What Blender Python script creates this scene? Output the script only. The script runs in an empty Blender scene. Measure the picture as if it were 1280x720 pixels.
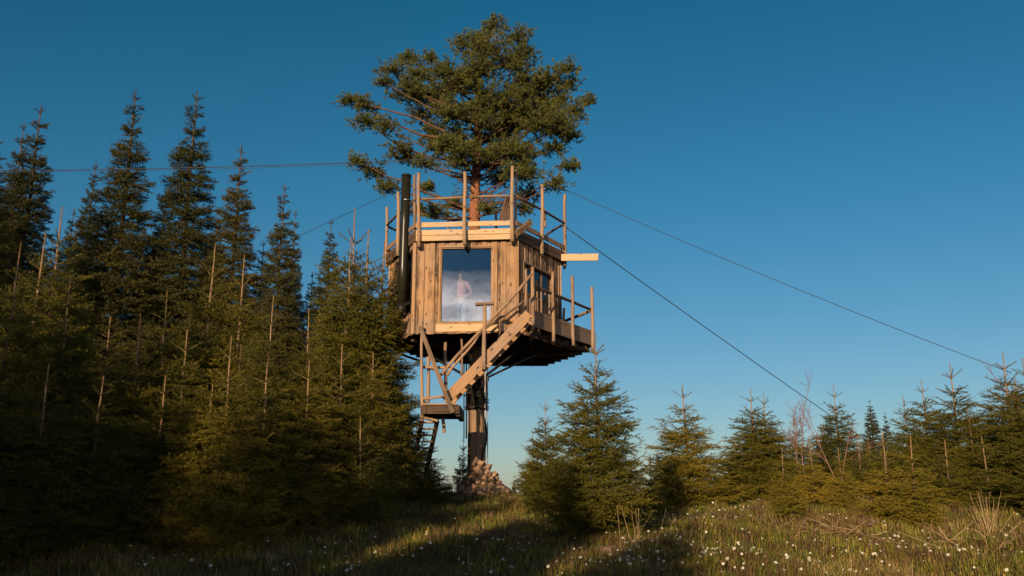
import bpy, bmesh, math, random
import numpy as np
from mathutils import Vector, Matrix
random.seed(7); RNG = np.random.default_rng(7)
sc = bpy.context.scene
col = sc.collection
R = math.radians

# ------------------------------------------------------------------ camera, world, sun, exposure
CAM = Vector((0, 0, 1.5)); PITCH = R(13.3); FPX = 1100.0
cd = bpy.data.cameras.new('camera'); cam = bpy.data.objects.new('camera', cd); col.objects.link(cam)
cam.location = CAM; cam.rotation_euler = (R(90) + PITCH, 0, 0)
cd.sensor_width = 36; cd.lens = 36 * FPX / 1280; cd.clip_end = 8000
sc.camera = cam

SUN_EL = R(12.5); SUN_TRAVEL = Vector((0.38, 1.0, 0)).normalized()
to_sun = (-SUN_TRAVEL) * math.cos(SUN_EL) + Vector((0, 0, math.sin(SUN_EL)))
w = bpy.data.worlds.new('World'); sc.world = w; w.use_nodes = True
nt = w.node_tree; nt.nodes.clear()
def N(nt, t, **k):
    n = nt.nodes.new(t)
    for a, b in k.items(): setattr(n, a, b)
    return n
out = N(nt, 'ShaderNodeOutputWorld'); bg = N(nt, 'ShaderNodeBackground'); bg.inputs[1].default_value = 0.064
sky = N(nt, 'ShaderNodeTexSky', sky_type='NISHITA', sun_disc=False)
sky.sun_elevation = SUN_EL
sky.sun_rotation = math.atan2(to_sun.x, to_sun.y)
sky.air_density = 1.0; sky.dust_density = 0.35; sky.ozone_density = 2.2; sky.altitude = 200
tint = N(nt, 'ShaderNodeMix', data_type='RGBA', blend_type='MULTIPLY'); tint.inputs[0].default_value = 1
nt.links.new(sky.outputs[0], tint.inputs[6])
tc0 = N(nt, 'ShaderNodeTexCoord'); sp0 = N(nt, 'ShaderNodeSeparateXYZ'); nt.links.new(tc0.outputs['Generated'], sp0.inputs[0])
tr_ = N(nt, 'ShaderNodeValToRGB'); e_ = tr_.color_ramp.elements
for k_ in range(3): e_.new(0.5)
for k_, (p_, c_) in enumerate([(0.0, (0.74, 0.80, 1.0)), (0.12, (0.58, 0.82, 0.96)), (0.32, (0.28, 0.86, 1.0)), (0.58, (0.10, 0.78, 0.90)), (0.78, (0.05, 0.28, 0.33))]): e_[k_].position = p_; e_[k_].color = (*c_, 1)
nt.links.new(sp0.outputs[2], tr_.inputs[0]); bh = N(nt, 'ShaderNodeMapRange'); bh.inputs[1].default_value = 0.1; bh.inputs[2].default_value = -0.5; nt.links.new(sp0.outputs[1], bh.inputs[0])
bt = N(nt, 'ShaderNodeMix', data_type='RGBA'); bt.inputs[7].default_value = (0.18, 0.44, 0.72, 1); nt.links.new(bh.outputs[0], bt.inputs[0]); nt.links.new(tr_.outputs[0], bt.inputs[6]); nt.links.new(bt.outputs[2], tint.inputs[7])
# low evening clouds in the half of the sky behind the photographer (seen mirrored in the big window)
tc = N(nt, 'ShaderNodeTexCoord'); sep = N(nt, 'ShaderNodeSeparateXYZ'); nt.links.new(tc.outputs['Generated'], sep.inputs[0])
mp = N(nt, 'ShaderNodeMapping'); mp.inputs['Scale'].default_value = (7, 7, 16); mp.inputs['Location'].default_value = (0.3, 0, 0.55)
nt.links.new(tc.outputs['Generated'], mp.inputs[0])
no = N(nt, 'ShaderNodeTexNoise'); no.inputs['Scale'].default_value = 1.6; no.inputs['Detail'].default_value = 7; nt.links.new(mp.outputs[0], no.inputs[0])
el = N(nt, 'ShaderNodeMapRange'); el.inputs[1].default_value = 0.25; el.inputs[2].default_value = 0.215; nt.links.new(sep.outputs[2], el.inputs[0])
bk = N(nt, 'ShaderNodeMapRange'); bk.inputs[1].default_value = -0.2; bk.inputs[2].default_value = -0.6; nt.links.new(sep.outputs[1], bk.inputs[0])
cr = N(nt, 'ShaderNodeMapRange'); cr.inputs[1].default_value = 0.38; cr.inputs[2].default_value = 0.60; nt.links.new(no.outputs[0], cr.inputs[0])
m1 = N(nt, 'ShaderNodeMath', operation='MULTIPLY'); m2 = N(nt, 'ShaderNodeMath', operation='MULTIPLY')
nt.links.new(el.outputs[0], m1.inputs[0]); nt.links.new(bk.outputs[0], m1.inputs[1]); nt.links.new(m1.outputs[0], m2.inputs[0]); nt.links.new(cr.outputs[0], m2.inputs[1])
cm = N(nt, 'ShaderNodeMix', data_type='RGBA'); cm.inputs[7].default_value = (42, 37, 35, 1)
nt.links.new(m2.outputs[0], cm.inputs[0]); nt.links.new(tint.outputs[2], cm.inputs[6])
nt.links.new(cm.outputs[2], bg.inputs[0]); nt.links.new(bg.outputs[0], out.inputs[0])

sl = bpy.data.lights.new('sun', 'SUN'); so = bpy.data.objects.new('sun', sl); col.objects.link(so)
sl.energy = 5.0; sl.angle = R(0.5); sl.color = (1.0, 0.71, 0.43)
so.rotation_euler = to_sun.to_track_quat('Z', 'Y').to_euler(); so.location = (-8, -20, 25)
vs = sc.view_settings; vs.view_transform = 'Standard'; vs.look = 'None'; vs.exposure = 0.45; vs.gamma = 1; vs.use_curve_mapping = False
sc.render.engine = 'CYCLES'

# ------------------------------------------------------------------ measuring helpers
def P(px, py, Y):
    """point of the place seen at photo pixel (px,py) and lying Y metres in front of the camera"""
    vx = (px - 640) / FPX; vu = (360 - py) / FPX
    dy = math.cos(PITCH) - vu * math.sin(PITCH); dz = math.sin(PITCH) + vu * math.cos(PITCH)
    return Vector((vx * Y / dy, Y, CAM.z + dz * Y / dy))
def XZ(px, Z, Y):
    """x of a point at height Z and depth Y that shows at column px"""
    d = Y * math.cos(PITCH) + (Z - CAM.z) * math.sin(PITCH)
    return (px - 640) / FPX * d
def sstep(t): t = np.clip(t, 0, 1); return t * t * (3 - 2 * t)
def gz(x, y):
    x = np.asarray(x, float); y = np.asarray(y, float)
    z = 1.40 * sstep((y - 1) / 23.0)
    z = z - 0.10 * sstep((np.abs(x) - 5) / 10)
    z = z + 0.05 * np.sin(x * 0.9 + 1) * np.sin(y * 0.7) + 0.045 * np.sin(x * 2.3 + y * 1.7) + 0.035 * np.sin(x * 4.1 - y * 3.3) * np.sin(y * 2.7 + x)
    z = z + 0.10 * np.exp(-((x + 0.9) ** 2 + (y - 23.6) ** 2) / 1.6) + 0.62 * np.exp(-((x + 0.78) ** 2 + (y - 23.7) ** 2) / 0.28)
    z = z - 0.02 * np.clip(y - 26, 0, 300) - 14 * sstep((y - 60) / 400)
    return z
def g(x, y): return float(gz(x, y))

# ------------------------------------------------------------------ materials
def mat(name, rough=0.85):
    m = bpy.data.materials.new(name); m.use_nodes = True
    b = m.node_tree.nodes['Principled BSDF']; b.inputs['Roughness'].default_value = rough
    b.inputs['Specular IOR Level'].default_value = 0.25
    return m, m.node_tree, b
def ramp(nt, stops):
    r = N(nt, 'ShaderNodeValToRGB'); e = r.color_ramp.elements
    while len(e) < len(stops): e.new(0.5)
    for i, (p, c) in enumerate(stops): e[i].position = p; e[i].color = (*c, 1)
    return r
def wood(name, dark, light, knots=0.5, rough=0.8, bump=0.4, grey=None):
    m, nt, b = mat(name, rough); L = nt.links
    at = N(nt, 'ShaderNodeAttribute', attribute_name='gp'); to = N(nt, 'ShaderNodeAttribute', attribute_name='tone')
    mp = N(nt, 'ShaderNodeMapping'); mp.inputs['Scale'].default_value = (34, 34, 1.6); L.new(at.outputs['Vector'], mp.inputs[0])
    n1 = N(nt, 'ShaderNodeTexNoise'); n1.inputs['Scale'].default_value = 1; n1.inputs['Detail'].default_value = 6; n1.inputs['Distortion'].default_value = 0.6; L.new(mp.outputs[0], n1.inputs[0])
    mp2 = N(nt, 'ShaderNodeMapping'); mp2.inputs['Scale'].default_value = (9, 9, 3.4); L.new(at.outputs['Vector'], mp2.inputs[0])
    vo = N(nt, 'ShaderNodeTexVoronoi'); vo.inputs['Scale'].default_value = 1; L.new(mp2.outputs[0], vo.inputs[0])
    kn = N(nt, 'ShaderNodeMapRange'); kn.inputs[1].default_value = 0.20; kn.inputs[2].default_value = 0.12; L.new(vo.outputs['Distance'], kn.inputs[0])
    n2 = N(nt, 'ShaderNodeTexNoise'); n2.inputs['Scale'].default_value = 2.2; n2.inputs['Detail'].default_value = 3; L.new(at.outputs['Vector'], n2.inputs[0])
    a = N(nt, 'ShaderNodeMath', operation='MULTIPLY_ADD'); a.inputs[1].default_value = 0.95; L.new(to.outputs['Fac'], a.inputs[0]); 
    a2 = N(nt, 'ShaderNodeMath', operation='MULTIPLY_ADD'); a2.inputs[1].default_value = 1.3; a2.inputs[2].default_value = -0.85; L.new(n1.outputs[0], a2.inputs[0])
    a3 = N(nt, 'ShaderNodeMath', operation='ADD'); L.new(a2.outputs[0], a3.inputs[0]); L.new(n2.outputs[0], a3.inputs[1]); L.new(a3.outputs[0], a.inputs[2])
    mid = tuple((x * 0.45 + y * 0.55) for x, y in zip(dark, light))
    r = ramp(nt, [(0.22, dark), (0.5, mid), (0.85, light)]); L.new(a.outputs[0], r.inputs[0])
    mx = N(nt, 'ShaderNodeMix', data_type='RGBA'); mx.inputs[7].default_value = (dark[0] * 0.5, dark[1] * 0.4, dark[2] * 0.35, 1)
    km = N(nt, 'ShaderNodeMath', operation='MULTIPLY'); km.inputs[1].default_value = knots; L.new(kn.outputs[0], km.inputs[0])
    L.new(km.outputs[0], mx.inputs[0]); L.new(r.outputs[0], mx.inputs[6])
    n3 = N(nt, 'ShaderNodeTexNoise'); n3.inputs['Scale'].default_value = 0.9; n3.inputs['Detail'].default_value = 5; tc3 = N(nt, 'ShaderNodeTexCoord'); L.new(tc3.outputs['Object'], n3.inputs[0])
    g3 = N(nt, 'ShaderNodeMapRange'); g3.inputs[1].default_value = 0.45; g3.inputs[2].default_value = 0.72; g3.inputs[4].default_value = 0.65; L.new(n3.outputs[0], g3.inputs[0])
    hs = N(nt, 'ShaderNodeHueSaturation'); hs.inputs['Saturation'].default_value = 0.45; hs.inputs['Value'].default_value = 0.72; L.new(mx.outputs[2], hs.inputs['Color'])
    mg = N(nt, 'ShaderNodeMix', data_type='RGBA'); L.new(g3.outputs[0], mg.inputs[0]); L.new(mx.outputs[2], mg.inputs[6]); L.new(hs.outputs[0], mg.inputs[7]); L.new(mg.outputs[2], b.inputs['Base Color'])
    bp = N(nt, 'ShaderNodeBump'); bp.inputs['Strength'].default_value = bump; bp.inputs['Distance'].default_value = 0.01; L.new(n1.outputs[0], bp.inputs['Height']); L.new(bp.outputs[0], b.inputs['Normal'])
    return m
def plain(name, c, c2=None, scale=8, rough=0.8, metal=0.0, bump=0.0):
    m, nt, b = mat(name, rough); L = nt.links
    tcn = N(nt, 'ShaderNodeTexCoord'); n = N(nt, 'ShaderNodeTexNoise'); n.inputs['Scale'].default_value = scale; n.inputs['Detail'].default_value = 6
    L.new(tcn.outputs['Object'], n.inputs[0]); c2 = c2 or tuple(v * 0.6 for v in c)
    r = ramp(nt, [(0.3, c2), (0.7, c)]); L.new(n.outputs[0], r.inputs[0]); L.new(r.outputs[0], b.inputs['Base Color']); b.inputs['Metallic'].default_value = metal
    if bump:
        bp = N(nt, 'ShaderNodeBump'); bp.inputs['Strength'].default_value = bump; bp.inputs['Distance'].default_value = 0.03; L.new(n.outputs[0], bp.inputs['Height']); L.new(bp.outputs[0], b.inputs['Normal'])
    return m
def leafy(name, stops, trans=0.15, nscale=1.2):
    """needles and blades: tone attribute picks the colour, a little light comes through"""
    m, nt, b = mat(name, 0.6); L = nt.links
    to = N(nt, 'ShaderNodeAttribute', attribute_name='tone'); tcn = N(nt, 'ShaderNodeTexCoord')
    n = N(nt, 'ShaderNodeTexNoise'); n.inputs['Scale'].default_value = nscale; n.inputs['Detail'].default_value = 3; L.new(tcn.outputs['Object'], n.inputs[0])
    oi = N(nt, 'ShaderNodeObjectInfo')
    a = N(nt, 'ShaderNodeMath', operation='MULTIPLY_ADD'); a.inputs[1].default_value = 0.8; a.inputs[2].default_value = -0.4; L.new(n.outputs[0], a.inputs[0])
    s = N(nt, 'ShaderNodeMath', operation='ADD'); L.new(a.outputs[0], s.inputs[0]); L.new(to.outputs['Fac'], s.inputs[1])
    s2 = N(nt, 'ShaderNodeMath', operation='MULTIPLY_ADD'); s2.inputs[1].default_value = 0.3; L.new(oi.outputs['Random'], s2.inputs[0]); L.new(s.outputs[0], s2.inputs[2])
    s3 = N(nt, 'ShaderNodeMath', operation='SUBTRACT'); s3.inputs[1].default_value = 0.15; L.new(s2.outputs[0], s3.inputs[0])
    r = ramp(nt, stops); L.new(s3.outputs[0], r.inputs[0]); L.new(r.outputs[0], b.inputs['Base Color'])
    tr = N(nt, 'ShaderNodeBsdfTranslucent'); L.new(r.outputs[0], tr.inputs[0])
    mx = N(nt, 'ShaderNodeMixShader'); mx.inputs[0].default_value = trans; L.new(b.outputs[0], mx.inputs[1]); L.new(tr.outputs[0], mx.inputs[2])
    L.new(mx.outputs[0], nt.nodes['Material Output'].inputs[0])
    return m
M = {}
M['board'] = wood('sawn_board', (0.040, 0.023, 0.013), (0.33, 0.20, 0.105), 0.95)
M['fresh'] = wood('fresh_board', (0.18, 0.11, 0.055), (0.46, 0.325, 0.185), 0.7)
M['pole'] = wood('peeled_pole', (0.075, 0.043, 0.026), (0.30, 0.195, 0.115), 0.8, 0.75, 0.6)
M['weathered'] = wood('weathered_plank', (0.065, 0.042, 0.027), (0.22, 0.145, 0.09), 0.5)
M['brown_and_shaded'] = wood('dark_brown_and_shaded_board', (0.028, 0.018, 0.012), (0.10, 0.062, 0.038), 0.4)  # dark brown wood; on the roof deck's side rims it paints in shade
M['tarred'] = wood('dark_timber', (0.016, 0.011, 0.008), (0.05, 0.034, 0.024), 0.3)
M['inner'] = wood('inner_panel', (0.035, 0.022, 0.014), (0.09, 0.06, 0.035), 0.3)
M['iron'] = plain('blackened_steel', (0.022, 0.02, 0.018), (0.010, 0.009, 0.008), 6, 0.5, 0.3)
M['pipe'] = plain('black_enamel_pipe', (0.02, 0.02, 0.012), (0.012, 0.012, 0.008), 3, 0.28, 0.0)
M['clamp'] = plain('bright_steel', (0.6, 0.58, 0.55), (0.35, 0.34, 0.32), 30, 0.35, 0.9)
M['grey'] = plain('grey_pipe', (0.42, 0.40, 0.37), (0.25, 0.24, 0.22), 10, 0.5, 0.2)
M['cable'] = plain('steel_cable', (0.05, 0.05, 0.055), (0.03, 0.03, 0.03), 10, 0.6, 0.3)
M['stone'] = plain('pink_granite', (0.40, 0.27, 0.18), (0.15, 0.095, 0.06), 5, 0.9, 0, 0.8)
M['bark'] = plain('spruce_bark', (0.15, 0.09, 0.055), (0.06, 0.038, 0.025), 14, 0.9, 0, 0.6)
M['leader'] = plain('young_bark', (0.48, 0.31, 0.17), (0.28, 0.17, 0.09), 14, 0.8, 0, 0.3)
def stem_mat(name, low, high, z0, z1):
    m, nt, b = mat(name, 0.9); L = nt.links; tcn = N(nt, 'ShaderNodeTexCoord'); sp = N(nt, 'ShaderNodeSeparateXYZ'); L.new(tcn.outputs['Generated'], sp.inputs[0])
    n = N(nt, 'ShaderNodeTexNoise'); n.inputs['Scale'].default_value = 14; n.inputs['Detail'].default_value = 5; L.new(tcn.outputs['Object'], n.inputs[0])
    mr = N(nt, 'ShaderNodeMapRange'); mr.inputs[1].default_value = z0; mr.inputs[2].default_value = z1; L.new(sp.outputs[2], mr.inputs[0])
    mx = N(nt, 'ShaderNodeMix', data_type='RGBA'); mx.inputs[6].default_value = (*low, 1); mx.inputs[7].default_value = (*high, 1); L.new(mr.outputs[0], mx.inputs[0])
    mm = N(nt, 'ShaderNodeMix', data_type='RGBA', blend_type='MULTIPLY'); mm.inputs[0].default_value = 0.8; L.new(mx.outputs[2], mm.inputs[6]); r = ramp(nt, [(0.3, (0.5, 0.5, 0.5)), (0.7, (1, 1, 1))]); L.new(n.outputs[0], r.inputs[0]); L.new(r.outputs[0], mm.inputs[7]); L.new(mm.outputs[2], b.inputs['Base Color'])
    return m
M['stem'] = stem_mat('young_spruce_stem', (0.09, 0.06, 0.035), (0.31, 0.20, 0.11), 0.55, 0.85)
M['tallstem'] = stem_mat('tall_spruce_stem', (0.05, 0.035, 0.025), (0.12, 0.08, 0.045), 0.7, 0.95)
M['limb'] = plain('pine_limb_bark', (0.13, 0.075, 0.045), (0.05, 0.03, 0.02), 9, 0.9, 0, 0.5)
M['pinebark'] = plain('pine_bark', (0.30, 0.125, 0.06), (0.11, 0.05, 0.028), 7, 0.9, 0, 0.9)
M['grass_shaded'] = plain('grass_shaded_brown_stone', (0.24, 0.15, 0.11), (0.09, 0.06, 0.04), 6, 0.95, 0, 0.8)  # darker than the granite: shade of the surrounding grass put into the colour
M['purple'] = plain('bare_twig_bark', (0.24, 0.13, 0.11), (0.12, 0.06, 0.055), 10, 0.85)
M['spruce'] = leafy('spruce_needles', [(0.0, (0.020, 0.028, 0.005)), (0.5, (0.079, 0.081, 0.008)), (0.85, (0.180, 0.143, 0.014)), (1.0, (0.276, 0.178, 0.032))])
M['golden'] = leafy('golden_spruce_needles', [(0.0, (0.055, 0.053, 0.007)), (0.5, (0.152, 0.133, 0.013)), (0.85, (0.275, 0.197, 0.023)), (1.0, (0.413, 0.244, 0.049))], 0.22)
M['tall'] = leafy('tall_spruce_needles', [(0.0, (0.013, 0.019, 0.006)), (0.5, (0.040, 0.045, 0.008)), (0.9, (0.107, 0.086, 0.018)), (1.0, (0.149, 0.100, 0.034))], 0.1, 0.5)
M['pine'] = leafy('pine_needles', [(0.0, (0.038, 0.049, 0.012)), (0.5, (0.104, 0.121, 0.026)), (0.9, (0.202, 0.193, 0.043)), (1.0, (0.285, 0.228, 0.062))], 0.12, 1.5)
M['grass'] = leafy('grass_blades', [(0.0, (0.032, 0.056, 0.007)), (0.45, (0.106, 0.144, 0.015)), (0.75, (0.227, 0.216, 0.033)), (1.0, (0.486, 0.351, 0.099))], 0.25, 0.45)
M['heather'] = leafy('heather_twigs', [(0.0, (0.045, 0.028, 0.012)), (0.6, (0.13, 0.085, 0.035)), (1.0, (0.26, 0.17, 0.08))], 0.1, 0.7)
M['straw'] = leafy('dry_straw', [(0.0, (0.26, 0.17, 0.08)), (0.6, (0.48, 0.35, 0.19)), (1.0, (0.62, 0.48, 0.30))], 0.15)
M['flower'] = leafy('white_petals', [(0.0, (0.62, 0.62, 0.5)), (1.0, (0.85, 0.84, 0.72))], 0.3)
def ground_mat():
    m, nt, b = mat('forest_floor', 0.95); L = nt.links
    tcn = N(nt, 'ShaderNodeTexCoord'); n1 = N(nt, 'ShaderNodeTexNoise'); n1.inputs['Scale'].default_value = 0.5; n1.inputs['Detail'].default_value = 5
    n2 = N(nt, 'ShaderNodeTexNoise'); n2.inputs['Scale'].default_value = 9; n2.inputs['Detail'].default_value = 8
    L.new(tcn.outputs['Object'], n1.inputs[0]); L.new(tcn.outputs['Object'], n2.inputs[0])
    a = N(nt, 'ShaderNodeMath', operation='MULTIPLY_ADD'); a.inputs[1].default_value = 0.6; L.new(n2.outputs[0], a.inputs[0])
    h = N(nt, 'ShaderNodeMath', operation='MULTIPLY'); h.inputs[1].default_value = 0.5; L.new(n1.outputs[0], h.inputs[0]); L.new(h.outputs[0], a.inputs[2])
    r = ramp(nt, [(0.3, (0.03, 0.024, 0.012)), (0.5, (0.075, 0.06, 0.022)), (0.62, (0.12, 0.08, 0.035)), (0.8, (0.19, 0.125, 0.06))]); L.new(a.outputs[0], r.inputs[0]); L.new(r.outputs[0], b.inputs['Base Color'])
    bp = N(nt, 'ShaderNodeBump'); bp.inputs['Strength'].default_value = 0.9; bp.inputs['Distance'].default_value = 0.06; L.new(n2.outputs[0], bp.inputs['Height']); L.new(bp.outputs[0], b.inputs['Normal'])
    return m
M['ground'] = ground_mat()
def glass_mat(name, refl, tcol):
    m, nt, b = mat(name); L = nt.links
    gl = N(nt, 'ShaderNodeBsdfGlossy'); gl.inputs['Roughness'].default_value = 0.01; gl.inputs[0].default_value = (0.9, 0.92, 0.95, 1)
    tr = N(nt, 'ShaderNodeBsdfTransparent'); tr.inputs[0].default_value = (*tcol, 1)
    n = N(nt, 'ShaderNodeTexNoise'); n.inputs['Scale'].default_value = 1.5; tcn = N(nt, 'ShaderNodeTexCoord'); L.new(tcn.outputs['Object'], n.inputs[0])
    bp = N(nt, 'ShaderNodeBump'); bp.inputs['Strength'].default_value = 0.05; bp.inputs['Distance'].default_value = 0.02; L.new(n.outputs[0], bp.inputs['Height']); L.new(bp.outputs[0], gl.inputs['Normal'])
    mx = N(nt, 'ShaderNodeMixShader'); mx.inputs[0].default_value = refl; L.new(tr.outputs[0], mx.inputs[1]); L.new(gl.outputs[0], mx.inputs[2]); L.new(mx.outputs[0], nt.nodes['Material Output'].inputs[0])
    return m
M['glass'] = glass_mat('window_glass', 0.13, (0.72, 0.76, 0.8))
M['darkglass'] = glass_mat('dark_window_glass', 0.12, (0.3, 0.3, 0.32))

# ------------------------------------------------------------------ objects
def tag(o, label=None, cat=None, group=None, kind=None):
    if label: o['label'] = label
    if cat: o['category'] = cat
    if group: o['group'] = group
    if kind: o['kind'] = kind
    return o
def empty(name, loc, rz=0):
    o = bpy.data.objects.new(name, None); o.location = loc; o.rotation_euler.z = rz; o.empty_display_size = 0.3; col.objects.link(o); return o
def copy_tree(o, parent=None):
    c = o.copy(); col.objects.link(c)
    if parent: c.parent = parent
    for ch in [x for x in bpy.data.objects if x.parent == o]: copy_tree(ch, c)
    return c
def link(name, me, m, parent=None, loc=None):
    me.materials.append(m)
    o = bpy.data.objects.new(name, me); col.objects.link(o)
    if parent: o.parent = parent
    if loc is not None: o.location = loc
    return o
def np_mesh(name, verts, faces, k, tone=None, smooth=False):
    verts = np.asarray(verts, np.float32); faces = np.asarray(faces, np.int32)
    me = bpy.data.meshes.new(name); me.vertices.add(len(verts)); me.vertices.foreach_set('co', verts.ravel())
    me.loops.add(faces.size); me.loops.foreach_set('vertex_index', faces.ravel())
    me.polygons.add(len(faces)); me.polygons.foreach_set('loop_start', np.arange(0, faces.size, k, dtype=np.int32))
    if smooth: me.polygons.foreach_set('use_smooth', np.ones(len(faces), bool))
    me.update(calc_edges=True)
    if tone is not None:
        a = me.attributes.new('tone', 'FLOAT', 'FACE'); a.data.foreach_set('value', np.asarray(tone, np.float32))
    return me
class MB:
    """collects oriented beams and poles and links them as one mesh; keeps grain direction and board tone"""
    def __init__(s, origin=(0, 0, 0)): s.v = []; s.f = []; s.t = []; s.g = []; s.o = Vector(origin)
    def beam(s, a, b, wd, ht, up=Vector((0, 0, 1)), tone=None, ext=0):
        a, b = Vector(a), Vector(b); d = (b - a).normalized(); a = a - d * ext; b = b + d * ext
        side = d.cross(up)
        if side.length < 1e-3: side = d.cross(Vector((0, 1, 0)))
        side.normalize(); u = side.cross(d).normalized(); L = (b - a).length
        n = len(s.v); off = Vector((random.uniform(0, 50), random.uniform(0, 50), random.uniform(0, 50)))
        for p, z in ((a, 0), (b, L)):
            for i, j in ((-1, -1), (1, -1), (1, 1), (-1, 1)):
                s.v.append(p + side * wd / 2 * i + u * ht / 2 * j - s.o); s.g.append(Vector((i * wd / 2, j * ht / 2, z)) + off)
        s.f += [[n, n + 1, n + 2, n + 3][::-1], [n + 4, n + 5, n + 6, n + 7], [n, n + 1, n + 5, n + 4], [n + 1, n + 2, n + 6, n + 5], [n + 2, n + 3, n + 7, n + 6], [n + 3, n, n + 4, n + 7]]
        t = random.uniform(0.1, 0.9) if tone is None else tone; s.t += [t] * 6
        return s
    def pole(s, a, b, r0, r1=None, n=9, wob=0.012, seg=6, tone=None):
        a, b = Vector(a), Vector(b); r1 = r1 or r0; d = (b - a).normalized(); side = d.cross(Vector((0.3, 1, 0.1))).normalized(); u = side.cross(d)
        L = (b - a).length; base = len(s.v); off = Vector((random.uniform(0, 50), random.uniform(0, 50), random.uniform(0, 50))); ph = random.uniform(0, 6)
        for k in range(seg + 1):
            q = k / seg; c = a.lerp(b, q)
            if 0 < k < seg: c = c + side * wob * math.sin(ph + 3 * q) + u * wob * math.cos(ph * 2 + 4 * q)
            r = (r0 + (r1 - r0) * q) * random.uniform(0.93, 1.07)
            for i in range(n):
                an = 2 * math.pi * i / n; s.v.append(c + (side * math.cos(an) + u * math.sin(an)) * r - s.o); s.g.append(Vector((math.cos(an) * r, math.sin(an) * r, q * L)) + off)
        t = random.uniform(0.2, 0.9) if tone is None else tone
        for k in range(seg):
            for i in range(n): s.f.append([base + k * n + i, base + k * n + (i + 1) % n, base + (k + 1) * n + (i + 1) % n, base + (k + 1) * n + i]); s.t.append(t)
        s.f.append([base + i for i in range(n)][::-1]); s.f.append([base + seg * n + i for i in range(n)]); s.t += [t, t]
        return s
    def tube(s, pts, r, n=8, tone=0.5):
        base = len(s.v); pts = [Vector(p) for p in pts]
        for k, c in enumerate(pts):
            d = (pts[min(k + 1, len(pts) - 1)] - pts[max(k - 1, 0)]).normalized(); side = d.cross(Vector((0.1, 0.9, 0.3))).normalized(); u = side.cross(d)
            for i in range(n):
                an = 2 * math.pi * i / n; s.v.append(c + (side * math.cos(an) + u * math.sin(an)) * r - s.o); s.g.append(Vector((math.cos(an), math.sin(an), k)))
        for k in range(len(pts) - 1):
            for i in range(n): s.f.append([base + k * n + i, base + k * n + (i + 1) % n, base + (k + 1) * n + (i + 1) % n, base + (k + 1) * n + i]); s.t.append(tone)
        s.f.append([base + i for i in range(n)][::-1]); s.f.append([base + (len(pts) - 1) * n + i for i in range(n)]); s.t += [tone, tone]
        return s
    def prism(s, pts, z0, z1, tone=0.5):
        n = len(pts); base = len(s.v)
        for z in (z0, z1):
            for p in pts: s.v.append(Vector((p[0], p[1], z)) - s.o); s.g.append(Vector((p[0], z, p[1])))
        s.f += [[base + i for i in range(n)][::-1], [base + n + i for i in range(n)]]; s.t += [tone] * 2
        for i in range(n): s.f.append([base + i, base + (i + 1) % n, base + n + (i + 1) % n, base + n + i]); s.t.append(tone)
        return s
    def build(s, name, m, parent=None, bevel=0.0, smooth=False):
        me = bpy.data.meshes.new(name); me.from_pydata([tuple(v) for v in s.v], [], s.f); me.update()
        a = me.attributes.new('tone', 'FLOAT', 'FACE'); a.data.foreach_set('value', s.t)
        a = me.attributes.new('gp', 'FLOAT_VECTOR', 'POINT'); a.data.foreach_set('vector', np.array([tuple(x) for x in s.g], np.float32).ravel())
        bm = bmesh.new(); bm.from_mesh(me); bmesh.ops.recalc_face_normals(bm, faces=bm.faces); bm.to_mesh(me); bm.free()
        if smooth:
            for p in me.polygons: p.use_smooth = len(p.vertices) == 4
        o = link(name, me, m, parent)
        if bevel:
            bv = o.modifiers.new('edge', 'BEVEL'); bv.width = bevel; bv.segments = 1; bv.limit_method = 'ANGLE'
        if parent is None: o.location = s.o
        return o

# ------------------------------------------------------------------ terrain
def build_ground():
    xs = np.unique(np.concatenate([np.linspace(-3000, -60, 14), np.linspace(-60, -20, 20), np.linspace(-20, 20, 180), np.linspace(20, 60, 20), np.linspace(60, 3000, 14)]))
    ys = np.unique(np.concatenate([np.linspace(-3000, -60, 12), np.linspace(-60, 6, 20), np.linspace(6, 32, 160), np.linspace(32, 90, 24), np.linspace(90, 6000, 20)]))
    X, Y = np.meshgrid(xs, ys); Z = gz(X, Y) + RNG.normal(0, 0.012, X.shape) * (np.abs(Y - 18) < 16)
    v = np.stack([X, Y, Z], -1).reshape(-1, 3); nx = len(xs); i, j = np.meshgrid(np.arange(nx - 1), np.arange(len(ys) - 1)); a = (j * nx + i).ravel()
    f = np.stack([a, a + 1, a + nx + 1, a + nx], 1)
    o = link('ground', np_mesh('ground', v, f, 4, smooth=True), M['ground']); tag(o, kind='structure')
build_ground()

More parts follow.
